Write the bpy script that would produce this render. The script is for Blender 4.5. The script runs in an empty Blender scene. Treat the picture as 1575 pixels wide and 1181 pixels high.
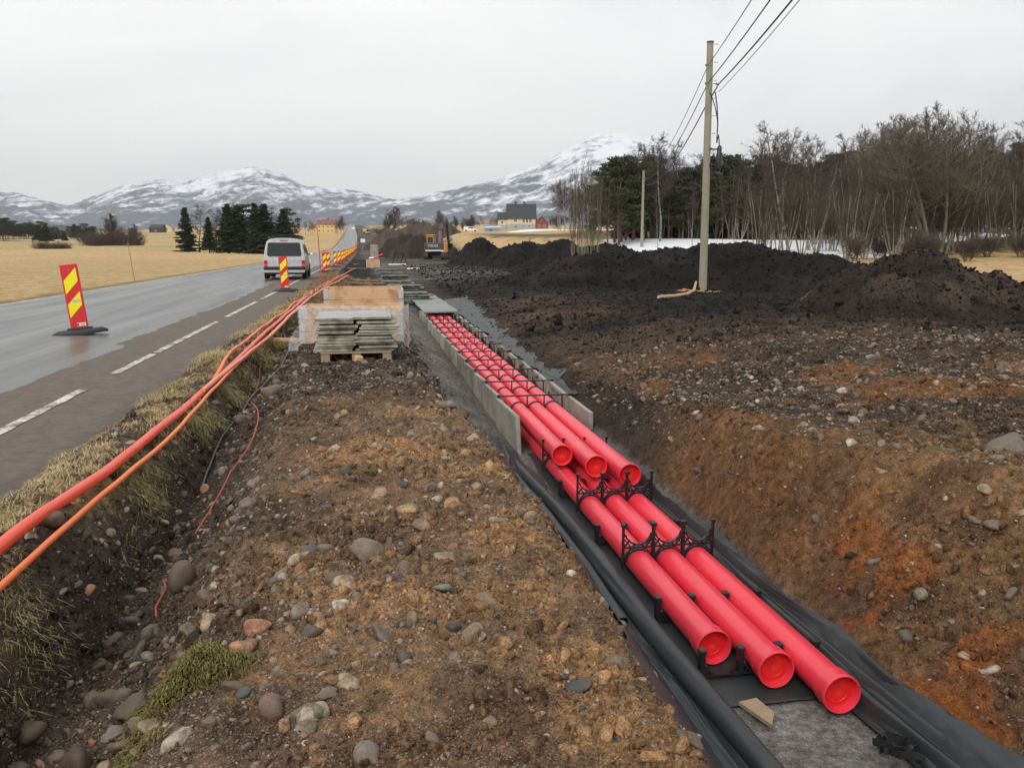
import bpy, math, random
import numpy as np
from mathutils import Vector, Matrix
rnd = random.Random(7)
rng = np.random.default_rng(11)
sc = bpy.context.scene
COL = sc.collection
PI = math.pi
CAMZ = 1.5
TH = math.radians(10)
CT, ST = math.cos(TH), math.sin(TH)
PITCH = math.atan(210.5 / 1273)

# ---------------------------------------------------------------- helpers
def W(u, v, z=0.0):
    """road frame (u across, v along) -> world"""
    return (u * CT - v * ST, u * ST + v * CT, z)
def UV(X, Y):
    return X * CT + Y * ST, -X * ST + Y * CT
def bear(px, Y):
    """bearing of a photograph column -> world X at forward distance Y"""
    return (px - 787.5) / 1273 * Y * .9866
def zat(py, Y):
    return CAMZ + math.tan(math.atan((590.5 - py) / 1273) - PITCH) * Y

def link(o):
    COL.objects.link(o); return o
def tag(o, label=None, cat=None, group=None, kind=None):
    if label: o['label'] = label
    if cat: o['category'] = cat
    if group: o['group'] = group
    if kind: o['kind'] = kind
    return o
def empty(name, loc=(0, 0, 0), rz=0.0, label=None, cat=None, group=None):
    o = bpy.data.objects.new(name, None); link(o)
    o.empty_display_size = .2
    o.location = loc; o.rotation_euler = (0, 0, rz)
    return tag(o, label, cat, group)
def copy_tree(o, parent=None):
    c = o.copy(); link(c)
    if parent is not None:
        c.parent = parent
        c.matrix_parent_inverse = o.matrix_parent_inverse.copy()
    for ch in o.children:
        copy_tree(ch, c)
    return c

def np_mesh(name, V, F, mat=None, smooth=False, cols=None, uvs=None):
    """V (n,3), F (m,k) arrays of equal sized faces"""
    V = np.asarray(V, dtype=np.float32); F = np.asarray(F, dtype=np.int32)
    me = bpy.data.meshes.new(name)
    n, m, k = len(V), len(F), F.shape[1]
    me.vertices.add(n); me.vertices.foreach_set('co', V.ravel())
    me.loops.add(m * k); me.loops.foreach_set('vertex_index', F.ravel())
    me.polygons.add(m)
    me.polygons.foreach_set('loop_start', np.arange(0, m * k, k, dtype=np.int32))
    me.polygons.foreach_set('loop_total', np.full(m, k, dtype=np.int32))
    if smooth: me.polygons.foreach_set('use_smooth', np.ones(m, dtype=bool))
    me.update(calc_edges=True)
    if cols is not None:
        a = me.color_attributes.new('Col', 'FLOAT_COLOR', 'POINT')
        a.data.foreach_set('color', np.asarray(cols, dtype=np.float32).ravel())
    if mat: me.materials.append(mat)
    return me
def np_obj(name, V, F, mat=None, parent=None, **k):
    o = bpy.data.objects.new(name, np_mesh(name, V, F, mat, **k)); link(o)
    if parent: o.parent = parent
    return o

class MB:
    """collects shapes and links them as one mesh object"""
    def __init__(s): s.V = []; s.F = []
    def add(s, vs, fs):
        b = len(s.V); s.V += [tuple(v) for v in vs]; s.F += [tuple(b + i for i in f) for f in fs]; return s
    def box(s, c, d, rz=0.0, M=None, ch=0.0):
        x, y, z = d[0] / 2, d[1] / 2, d[2] / 2
        if ch > 0:
            ch = min(ch, x * .9, y * .9, z * .9)
            vs = []; idx = {}
            for sx in (-1, 1):
                for sy in (-1, 1):
                    for sz in (-1, 1):
                        for a in range(3):
                            p = [sx * x, sy * y, sz * z]
                            q = [p[i] if i == a else p[i] - math.copysign(ch, p[i]) for i in range(3)]
                            idx[(sx, sy, sz, a)] = len(vs); vs.append(q)
            fs = []
            for a in range(3):
                b, c2 = (a + 1) % 3, (a + 2) % 3
                for sg in (-1, 1):
                    f = []
                    for (p, q) in ((-1, -1), (1, -1), (1, 1), (-1, 1)):
                        k = [0, 0, 0]; k[a] = sg; k[b] = p; k[c2] = q
                        f.append(idx[(k[0], k[1], k[2], a)])
                    fs.append(f if sg > 0 else f[::-1])
            for a in range(3):
                b, c2 = (a + 1) % 3, (a + 2) % 3
                for p in (-1, 1):
                    for q in (-1, 1):
                        k0 = [0] * 3; k0[a] = -1; k0[b] = p; k0[c2] = q
                        k1 = list(k0); k1[a] = 1
                        fs.append([idx[(*k0, b)], idx[(*k1, b)], idx[(*k1, c2)], idx[(*k0, c2)]])
            for sx in (-1, 1):
                for sy in (-1, 1):
                    for sz in (-1, 1):
                        fs.append([idx[(sx, sy, sz, a)] for a in range(3)])
        else:
            vs = [(a, b, e) for a in (-x, x) for b in (-y, y) for e in (-z, z)]
            fs = [(0, 1, 3, 2), (4, 6, 7, 5), (0, 4, 5, 1), (2, 3, 7, 6), (0, 2, 6, 4), (1, 5, 7, 3)]
        cr, sr = math.cos(rz), math.sin(rz)
        out = []
        for v in vs:
            if M is not None: v = tuple(M @ Vector(v))
            out.append((c[0] + v[0] * cr - v[1] * sr, c[1] + v[0] * sr + v[1] * cr, c[2] + v[2]))
        return s.add(out, fs)
    def tube(s, pts, r, n=8, cap=True):
        pts = [Vector(p) for p in pts]; rs = r if isinstance(r, (list, tuple)) else [r] * len(pts)
        b = len(s.V); up = None
        for i, p in enumerate(pts):
            t = (pts[min(i + 1, len(pts) - 1)] - pts[max(i - 1, 0)])
            t = t.normalized() if t.length > 1e-9 else Vector((0, 0, 1))
            if up is None:
                up = Vector((0, 0, 1)) if abs(t.z) < .9 else Vector((1, 0, 0))
            a = (up - t * up.dot(t)).normalized(); c = t.cross(a); up = a
            for k in range(n):
                w = 2 * PI * k / n
                s.V.append(tuple(p + (a * math.cos(w) + c * math.sin(w)) * rs[i]))
        for i in range(len(pts) - 1):
            for k in range(n):
                k2 = (k + 1) % n
                s.F.append((b + i * n + k, b + i * n + k2, b + (i + 1) * n + k2, b + (i + 1) * n + k))
        if cap:
            s.F.append(tuple(b + k for k in range(n))[::-1])
            s.F.append(tuple(b + (len(pts) - 1) * n + k for k in range(n)))
        return s
    def lathe(s, prof, p0, axis, n=24):
        """prof: list of (r, distance along axis)"""
        p0 = Vector(p0); t = Vector(axis).normalized()
        a = t.orthogonal().normalized(); c = t.cross(a); b = len(s.V)
        for (r, d) in prof:
            for k in range(n):
                w = 2 * PI * k / n
                s.V.append(tuple(p0 + t * d + (a * math.cos(w) + c * math.sin(w)) * r))
        for i in range(len(prof) - 1):
            for k in range(n):
                k2 = (k + 1) % n
                s.F.append((b + i * n + k, b + i * n + k2, b + (i + 1) * n + k2, b + (i + 1) * n + k))
        return s
    def prism(s, poly, y0, y1):
        """polygon in x,z extruded along y"""
        n = len(poly)
        vs = [(x, y0, z) for x, z in poly] + [(x, y1, z) for x, z in poly]
        fs = [tuple(range(n)), tuple(range(2 * n - 1, n - 1, -1))]
        fs += [(i, i + n, (i + 1) % n + n, (i + 1) % n) for i in range(n)]
        return s.add(vs, fs)
    def mesh(s, name, mat=None, smooth=False):
        me = bpy.data.meshes.new(name); me.from_pydata(s.V, [], s.F)
        if smooth:
            me.polygons.foreach_set('use_smooth', [True] * len(me.polygons))
            try: me.set_sharp_from_angle(angle=math.radians(40))
            except Exception: pass
        me.update()
        if mat: me.materials.append(mat)
        return me
    def build(s, name, mat=None, parent=None, smooth=False, loc=None):
        o = bpy.data.objects.new(name, s.mesh(name, mat, smooth)); link(o)
        if parent: o.parent = parent
        if loc: o.location = loc
        return o
def text_mesh(name, body, size, mat, parent, loc, rot, depth=.002):
    cu = bpy.data.curves.new(name, 'FONT'); cu.body = body; cu.size = size; cu.extrude = depth
    cu.align_x = 'CENTER'; cu.align_y = 'CENTER'
    o = bpy.data.objects.new(name, cu); link(o)
    dg = bpy.context.evaluated_depsgraph_get()
    me = bpy.data.meshes.new_from_object(o.evaluated_get(dg))
    bpy.data.objects.remove(o); me.materials.clear(); me.materials.append(mat)
    o = bpy.data.objects.new(name, me); link(o)
    o.parent = parent; o.location = loc; o.rotation_euler = rot
    return o

# ---------------------------------------------------------------- noise
def _h(ix, iy, seed):
    h = (ix.astype(np.int64) * 374761393 + iy.astype(np.int64) * 668265263 + seed * 1442695041) & 0xffffffff
    h = ((h ^ (h >> 13)) * 1274126177) & 0xffffffff
    return ((h ^ (h >> 16)) & 0xffff) / 65535.0
def vn(x, y, seed=0):
    x = np.asarray(x, float); y = np.asarray(y, float)
    xi = np.floor(x); yi = np.floor(y); fx = x - xi; fy = y - yi
    fx = fx * fx * fx * (fx * (fx * 6 - 15) + 10); fy = fy * fy * fy * (fy * (fy * 6 - 15) + 10)
    a = _h(xi, yi, seed); b = _h(xi + 1, yi, seed); c = _h(xi, yi + 1, seed); d = _h(xi + 1, yi + 1, seed)
    return (a * (1 - fx) + b * fx) * (1 - fy) + (c * (1 - fx) + d * fx) * fy
def fbm(x, y, o=4, seed=0, g=.5):
    s = 0; a = 1; t = 0
    for i in range(o):
        s = s + a * (vn(x, y, seed + i * 17) - .5) * 2; t += a
        x, y = x * 1.62 - y * 1.21, x * 1.21 + y * 1.62; a *= g
    return s / t
def ridged(x, y, o=4, seed=0, g=.5):
    s = 0; a = 1; t = 0
    for i in range(o):
        s = s + a * (1 - np.abs(vn(x, y, seed + i * 13) * 2 - 1)); t += a
        x, y = x * 1.62 - y * 1.21, x * 1.21 + y * 1.62; a *= g
    return s / t
def sm(x, a, b):
    t = np.clip((x - a) / (b - a), 0, 1); return t * t * (3 - 2 * t)
def cell(x, y, seed=0):
    """distance to nearest jittered lattice point, and its random id"""
    xi = np.floor(x); yi = np.floor(y); best = np.full(np.shape(x), 9.); bid = np.zeros(np.shape(x))
    for dx in (-1, 0, 1):
        for dy in (-1, 0, 1):
            cx, cy = xi + dx, yi + dy
            px = cx + _h(cx, cy, seed); py = cy + _h(cx, cy, seed + 5)
            d = (x - px) ** 2 + (y - py) ** 2
            m = d < best; best = np.where(m, d, best); bid = np.where(m, _h(cx, cy, seed + 9), bid)
    return np.sqrt(best), bid

# ---------------------------------------------------------------- materials
MATS = {}
def nmat(name):
    m = bpy.data.materials.new(name); m.use_nodes = True
    nt = m.node_tree; return m, nt, nt.nodes['Principled BSDF']
def N(nt, typ, **k):
    n = nt.nodes.new(typ)
    for a, b in k.items(): setattr(n, a, b)
    return n
def mathn(nt, op, a, b=None, c=None, clamp=False):
    n = N(nt, 'ShaderNodeMath', operation=op, use_clamp=clamp)
    for i, x in enumerate((a, b, c)):
        if x is None: continue
        if isinstance(x, (int, float)): n.inputs[i].default_value = x
        else: nt.links.new(x, n.inputs[i])
    return n.outputs[0]
def noise(nt, vec, scale, detail=4, rough=.55, dist=0.0):
    n = N(nt, 'ShaderNodeTexNoise'); n.inputs['Scale'].default_value = scale
    n.inputs['Detail'].default_value = detail; n.inputs['Roughness'].default_value = rough
    n.inputs['Distortion'].default_value = dist
    if vec is not None: nt.links.new(vec, n.inputs['Vector'])
    return n.outputs['Fac']
def ramp(nt, fac, stops):
    r = N(nt, 'ShaderNodeValToRGB'); e = r.color_ramp.elements
    while len(e) < len(stops): e.new(.5)
    for i, (p, c) in enumerate(stops):
        e[i].position = p
        e[i].color = (c, c, c, 1) if isinstance(c, (int, float)) else (*c, 1)
    nt.links.new(fac, r.inputs[0]); return r.outputs[0]
def mixc(nt, fac, a, b, typ='MIX'):
    n = N(nt, 'ShaderNodeMix', data_type='RGBA', blend_type=typ)
    for i, x in ((0, fac), (6, a), (7, b)):
        if isinstance(x, (int, float)): n.inputs[i].default_value = x if i == 0 else (x, x, x, 1)
        elif isinstance(x, (tuple, list)): n.inputs[i].default_value = (*x[:3], 1)
        else: nt.links.new(x, n.inputs[i])
    return n.outputs[2]
def bump(nt, b, h, strength=.4, dist=.02):
    n = N(nt, 'ShaderNodeBump'); n.inputs['Strength'].default_value = strength
    n.inputs['Distance'].default_value = dist
    nt.links.new(h, n.inputs['Height']); nt.links.new(n.outputs[0], b.inputs['Normal'])
def objco(nt): return N(nt, 'ShaderNodeTexCoord').outputs['Object']
def geoco(nt): return N(nt, 'ShaderNodeNewGeometry').outputs['Position']
def M(name, col, rough=.6, metal=0.0, var=.12, scale=6.0, bmp=0.0, spec=.5, world=False, dirt=None, dscale=2.0, dlo=.5, dhi=.7, orand=0.0):
    """plain material with broken-up colour; optional dirt colour in patches"""
    if name in MATS: return MATS[name]
    m, nt, b = nmat(name)
    co = geoco(nt) if world else objco(nt)
    n1 = noise(nt, co, scale, 5)
    n2 = noise(nt, co, scale * 6, 3)
    f = mathn(nt, 'MULTIPLY_ADD', n1, var * 2, 1 - var)
    f = mathn(nt, 'MULTIPLY', f, mathn(nt, 'MULTIPLY_ADD', n2, var, 1 - var / 2))
    vm = N(nt, 'ShaderNodeVectorMath', operation='SCALE'); vm.inputs[0].default_value = col
    nt.links.new(f, vm.inputs['Scale']); c = vm.outputs[0]
    if dirt:
        d = noise(nt, co, dscale, 6, .65)
        c = mixc(nt, ramp(nt, d, [(dlo, 0.), (dhi, 1.)]), c, dirt)
    if orand:
        oi = N(nt, 'ShaderNodeObjectInfo'); c = mixc(nt, 1.0, c, mathn(nt, 'MULTIPLY_ADD', oi.outputs['Random'], orand, 1 - orand / 2), 'MULTIPLY')
    nt.links.new(c, b.inputs['Base Color'])
    nt.links.new(mathn(nt, 'MULTIPLY_ADD', n1, .2, rough - .1, clamp=True), b.inputs['Roughness'])
    b.inputs['Metallic'].default_value = metal
    b.inputs['Specular IOR Level'].default_value = spec
    if bmp: bump(nt, b, n2, bmp, .01)
    MATS[name] = m; return m

def soil_mat():
    m, nt, b = nmat('soil')
    at = N(nt, 'ShaderNodeVertexColor', layer_name='Col')
    co = geoco(nt)
    n1 = noise(nt, co, 1.7, 6, .62); n2 = noise(nt, co, 14, 5, .7); n3 = noise(nt, co, 85, 3, .7)
    f = mathn(nt, 'MULTIPLY', ramp(nt, n1, [(.3, .66), (.7, 1.35)]), ramp(nt, n2, [(.34, .50), (.68, 1.55)]))  # dark clumps: shade of voids between stones painted into the soil colour
    f = mathn(nt, 'MULTIPLY', f, ramp(nt, n3, [(.3, .50), (.7, 1.55)]))
    c = mixc(nt, 1.0, at.outputs['Color'], f, 'MULTIPLY')
    # grit: tiny pale and dark grains
    v = N(nt, 'ShaderNodeTexVoronoi'); v.inputs['Scale'].default_value = 75; nt.links.new(co, v.inputs['Vector'])
    hs = N(nt, 'ShaderNodeSeparateColor'); nt.links.new(v.outputs['Color'], hs.inputs[0])
    grit = mathn(nt, 'MULTIPLY', mathn(nt, 'GREATER_THAN', hs.outputs[0], .80), mathn(nt, 'LESS_THAN', v.outputs['Distance'], .38))
    gcol = mixc(nt, hs.outputs[1], (.045, .042, .042), (.30, .24, .17))
    gc = mixc(nt, .45, gcol, c)
    amt = mathn(nt, 'MULTIPLY', grit, at.outputs['Alpha'], clamp=True)
    c = mixc(nt, amt, c, gc)
    nt.links.new(c, b.inputs['Base Color'])
    nt.links.new(ramp(nt, noise(nt, co, 3.1, 4, .6), [(.35, .75), (.65, 1.)]), b.inputs['Roughness'])
    b.inputs['Specular IOR Level'].default_value = .10
    h = mathn(nt, 'ADD', mathn(nt, 'MULTIPLY', n2, 1.2), mathn(nt, 'MULTIPLY', n3, .7))
    h = mathn(nt, 'ADD', h, mathn(nt, 'MULTIPLY', amt, .35))
    bump(nt, b, h, .9, .024)
    return m
# ---------------------------------------------------------------- terrain
# rows: v, then K knots (u, z) across the road frame
ROWS = [
 (0.0,  [(-14,-.2),(-10.6,-.16),(-10,-.13),(-2.42,-.13),(-2.05,-.03),(-1.72,-.02),(-1.60,-.24),(-1.44,-.60),(-1.05,-.52),(-.66,-.06),(.0,.03),(.92,.0),(1.18,-.58),(1.72,-1.13),(2.72,-1.14),(2.90,-.95),(4.3,.0),(6,.02)]),
 (4.5,  [(-14,-.2),(-10.6,-.16),(-10,-.13),(-2.42,-.13),(-2.05,-.03),(-1.75,-.02),(-1.62,-.24),(-1.44,-.60),(-1.06,-.46),(-.64,-.03),(.0,.03),(.95,.0),(1.30,-.58),(1.72,-1.13),(2.72,-1.14),(2.86,-.92),(4.15,.0),(6,.0)]),
 (6.2,  [(-14,-.2),(-10.6,-.16),(-10,-.13),(-2.42,-.13),(-2.05,-.03),(-1.75,-.02),(-1.60,-.22),(-1.38,-.54),(-1.02,-.38),(-.66,-.01),(.0,.02),(.88,.0),(1.28,-.55),(1.70,-1.13),(2.72,-1.14),(2.80,-.9),(3.30,.0),(6,-.05)]),
 (8.5,  [(-14,-.2),(-10.6,-.16),(-10,-.13),(-2.42,-.13),(-2.05,-.03),(-1.78,-.02),(-1.68,-.15),(-1.46,-.40),(-1.1,-.2),(-.72,.0),(.0,.02),(.66,.0),(1.10,-.62),(1.68,-1.12),(2.70,-1.14),(2.78,-.85),(3.5,-.2),(6,.0)]),
 (9.9,  [(-14,-.2),(-10.6,-.16),(-10,-.13),(-2.42,-.13),(-2.05,-.03),(-1.80,-.02),(-1.70,-.15),(-1.50,-.38),(-1.15,-.2),(-.72,.0),(.0,.02),(.58,.0),(1.02,-.60),(1.80,-1.0),(2.70,-1.14),(2.74,-.8),(3.7,-.25),(6,.0)]),
 (14,   [(-14,-.2),(-10.6,-.16),(-10,-.13),(-2.42,-.13),(-2.05,-.04),(-1.85,-.03),(-1.75,-.14),(-1.58,-.36),(-1.2,-.2),(-.8,-.02),(.0,.0),(.50,-.02),(1.00,-.56),(1.80,-.93),(2.70,-1.14),(2.74,-.64),(3.6,-.35),(6,.0)]),
 (20,   [(-14,-.2),(-10.6,-.16),(-10,-.13),(-2.42,-.13),(-2.05,-.05),(-1.95,-.05),(-1.88,-.12),(-1.7,-.30),(-1.3,-.28),(-.8,-.15),(.0,-.12),(.50,-.15),(1.10,-.56),(1.80,-.88),(2.70,-1.14),(2.74,-.58),(3.6,-.40),(6,-.05)]),
 (30,   [(-14,-.2),(-10.6,-.16),(-10,-.13),(-2.42,-.13),(-2.05,-.10),(-1.5,-.12),(-1.3,-.25),(-1.0,-.35),(-.6,-.42),(-.3,-.42),(.3,-.45),(.8,-.5),(1.2,-.6),(1.80,-.78),(2.70,-.9),(2.74,-.58),(3.8,-.42),(6,-.15)]),
 (50,   [(-14,-.2),(-10.6,-.16),(-10,-.13),(-2.42,-.13),(-2.05,-.10),(-1.5,-.12),(-1.2,-.25),(-.8,-.35),(-.5,-.42),(-.2,-.42),(.3,-.42),(.8,-.45),(1.2,-.5),(1.80,-.5),(2.70,-.5),(2.9,-.45),(3.8,-.4),(6,-.2)]),
 (90,   [(-14,-.2),(-10.6,-.16),(-10,-.13),(-2.42,-.13),(-2.05,-.12),(-1.5,-.15),(-1.2,-.2),(-.8,-.25),(-.5,-.3),(-.2,-.3),(.3,-.3),(.8,-.3),(1.2,-.3),(1.80,-.3),(2.70,-.3),(2.9,-.3),(3.8,-.3),(6,-.2)]),
]
RV = np.array([r[0] for r in ROWS]); RU = np.array([[k[0] for k in r[1]] for r in ROWS]); RZ = np.array([[k[1] for k in r[1]] for r in ROWS])
K = RU.shape[1]
def road_z(v):
    return np.interp(v, [0, 130, 200, 290, 380, 470, 600, 1000, 1150, 1500], [0, 0, .25, .9, 3.2, 6.7, 11, 24, 31, 24])
def road_shift(v):
    return np.interp(v, [0, 250, 500, 1150], [0, 0, -1.5, -9])
def far_z(u, v):
    c = road_z(v)
    r = np.interp(v, [0, 30, 60, 90, 120, 200, 350, 600, 1200, 1600], [0, 0, .8, 2.5, 3.3, 4.6, 8.0, 14, 32, 40])
    l = np.interp(v, [0, 40, 100, 180, 300, 420, 560, 900, 1200, 1600], [0, 0, .25, 1.1, 2.0, 4.5, 9.5, 20, 30, 34])
    r0 = np.interp(v, [0, 60, 130], [5, 12, 12])
    r = r + sm(u, 46, 66) * 1.2 * sm(v, 25, 70)
    wr = sm(u, r0, r0 + 18); wl = sm(-u, 14, 60)
    z = c * (1 - wr - wl) + r * wr + l * wl
    # lower ground far out to the left
    z = z - sm(-u, 160, 420) * np.interp(v, [0, 200, 400, 700, 1200], [0, 0, 1.5, 7, 18])
    return z
def cross_z(u, v):
    shp = np.shape(u); u = np.ravel(u); v = np.ravel(v)
    vc = np.clip(v, RV[0], RV[-1]); i = np.clip(np.searchsorted(RV, vc, 'right') - 1, 0, len(RV) - 2)
    t = (vc - RV[i]) / (RV[i + 1] - RV[i]); z = np.zeros(len(u)); done = np.zeros(len(u), bool)
    ku = [RU[i, k] * (1 - t) + RU[i + 1, k] * t for k in range(K)]
    kz = [RZ[i, k] * (1 - t) + RZ[i + 1, k] * t for k in range(K)]
    z = np.where(u <= ku[0], kz[0], kz[-1])
    for k in range(K - 1):
        m = (u > ku[k]) & (u <= ku[k + 1])
        s = np.clip((u - ku[k]) / np.maximum(ku[k + 1] - ku[k], 1e-6), 0, 1)
        s = s * .6 + (s * s * (3 - 2 * s)) * .4
        z = np.where(m, kz[k] * (1 - s) + kz[k + 1] * s, z)
    return z.reshape(shp)
def ell(u, v, cu, cv, ru, rv, rot=0.0):
    a = (u - cu) * math.cos(rot) + (v - cv) * math.sin(rot); b = -(u - cu) * math.sin(rot) + (v - cv) * math.cos(rot)
    return np.sqrt((a / ru) ** 2 + (b / rv) ** 2)
# heaps: name, list of (X, Y, rx, ry, height) in world axes, label, clod size
HEAPS = [
 [(9.8, 35.5, 6.5, 4.0, 1.50), (3.8, 37.5, 4.2, 4.0, 1.15), (12.6, 34.6, 2.5, 3.2, 1.22), (6.6, 36.2, 3.5, 3.3, 1.35)],
 [(9.7, 20.4, 2.5, 2.6, 1.24), (11.3, 20.0, 1.6, 2.0, .74), (10.0, 23.0, 2.0, 2.2, .95)],
 [(-3.0, 78, 3.0, 5.0, 2.0), (.6, 76, 4.2, 5.5, 1.75), (4.0, 74, 4.0, 5, 1.7), (7.0, 66, 4.2, 5, 1.35), (3.0, 60, 4, 4, .7)],
 [(-31, 262, 10, 12, 7.2), (-40, 275, 9, 10, 6.0), (-24, 255, 9, 9, 4.6)],
 [(-14, 132, 6.0, 7, 3.1), (-19, 150, 6, 7, 3.4)],
]
HEAP_LABEL = [
 ('long black peat heap behind the tall utility pole, bare trees above it', 'soil heap'),
 ('dark brown soil heap on the right, nearest of the heaps, pale field beyond it', 'soil heap'),
 ('low black peat ridge in front of the pale field below the dark-roofed house', 'soil heap'),
 ('tall far brown spoil hill beyond the excavator, by the small blue hut', 'soil heap'),
 ('dark soil heap right behind the excavator arm', 'soil heap'),
]
def heap_raw(i, X, Y):
    X = np.asarray(X, float); Y = np.asarray(Y, float); out = np.full(X.shape, -9.); m = np.zeros(X.shape, bool)
    for (cx, cy, rx, ry, hh) in HEAPS[i]: m |= (np.abs(X - cx) < rx * 1.7) & (np.abs(Y - cy) < ry * 1.7)
    if m.any(): out[m] = heap_in(i, X[m], Y[m])
    return out
def heap_in(i, X, Y):
    h = np.full(np.shape(X), -9.)
    for (cx, cy, rx, ry, hh) in HEAPS[i]:
        wob = 1 + .22 * fbm(X * .5 / max(1, hh * .6), Y * .5 / max(1, hh * .6), 3, 31 + i)
        d = np.sqrt(((X - cx) / rx) ** 2 + ((Y - cy) / ry) ** 2) * wob
        c = hh * (1.12 * np.cos(np.clip(d, 0, 1.5) * PI / 2 * .95) ** 1 - .02)
        h = np.maximum(h, np.where(d < 1.25, c, -9.))
    s = 1.0 if i in (0, 1) else (1.2 if i == 2 else 2.4)
    near = h > -8
    amp = np.clip(h, 0, .6) if i < 2 else np.clip(h, 0, 1)
    det = .26 * fbm(X / s * .8, Y / s * .8, 3, 50 + i) + .16 * (ridged(X / s * 2.3, Y / s * 2.3, 4, 60 + i) - .5) * 1.5 + .06 * fbm(X * 9 / s, Y * 9 / s, 3, 70 + i)
    return np.where(near, h + det * amp * (1.25, 1.25, 2.0, 4.2, 3.6)[i], -9.)

def zones(u, v, X, Y):
    """weights of the soil kinds, each 0..1"""
    wob = .25 * fbm(u * 1.3, v * 1.3, 3, 5)
    field_l = sm(-u, 10.25, 10.6)
    # right edge of the works
    eu = np.interp(v, [0, 26, 34, 60, 80, 100, 140, 200, 260, 420, 1200], [18, 17.5, 22, 26, 27, 13.5, 15.5, 20, 21, 14, 4])
    field_r = sm(u + wob * 3, eu, eu + .8 + .01 * v)
    field = np.maximum(field_l, field_r)
    return field
def rough_z(u, v, X, Y):
    """soil relief"""
    field = zones(u, v, X, Y)
    onroad = sm(u, -10.7, -10.4) * sm(-u, 2.25, 2.4)
    floor = sm(u, 1.55, 1.8) * sm(-u, -2.85, -2.7) * sm(-v, -40, -30)
    soil = (1 - field) * (1 - onroad) * (1 - floor * .92)
    z = .035 * fbm(u * 1.1, v * 1.1, 3, 1) + .034 * fbm(u * 4, v * 4, 3, 2) + sm(u, 2.9, 3.6) * sm(-v, -16, -10) * (.13 * (ridged(u * .7 + 3, v * .55, 3, 101) - .5) + .05 * fbm(u * 2, v * 2, 3, 102)) + .024 * fbm(u * 13, v * 13, 3, 3)
    d, _ = cell(u * 17, v * 17, 3); z = z + .012 * (np.clip(.55 - d, 0, 1) / .55) ** .6
    d, _ = cell(u * 36, v * 36, 4); z = z + .007 * (np.clip(.55 - d, 0, 1) / .55) ** .6
    # rutted, cloddy peat to the right
    pe = sm(u, 4.2, 7) * (1 - field) * sm(v, 5, 12)
    pz = .13 * fbm(u * .45, v * .45, 3, 8) + .11 * (ridged(u * .9 + .4 * v * .3, v * 1.1, 4, 9) - .55) + .05 * fbm(u * 5, v * 5, 3, 10)
    pz = pz * np.interp(v, [0, 50, 80], [1, 1, .45])
    z = z * soil + pz * pe
    # grassy tussocks on the verge
    ve = sm(u, -2.3, -2.1) * sm(-u, 1.65, 1.8)
    z = z + ve * .025 * (vn(u * 4, v * 2.2, 12))
    # fields: long soft swells
    z = z + field * (.05 * fbm(u * .3, v * .3, 3, 14) + sm(v, 60, 200) * .35 * fbm(u * .03, v * .03, 2, 15))
    return z
def ground_z(X, Y):
    X = np.asarray(X, float); Y = np.asarray(Y, float)
    u, v = UV(X, Y); us = u - road_shift(v)
    return cross_z(us, v) + far_z(us, v) + rough_z(us, v, X, Y)
def surf_z(X, Y):
    """ground or whatever heap stands on it"""
    X = np.asarray(X, float); Y = np.asarray(Y, float)
    g = ground_z(X, Y); best = g
    for i in range(len(HEAPS)): best = np.maximum(best, g + heap_raw(i, X, Y))
    return best
def gz(x, y): return float(surf_z(np.array([x]), np.array([y]))[0])

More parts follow.
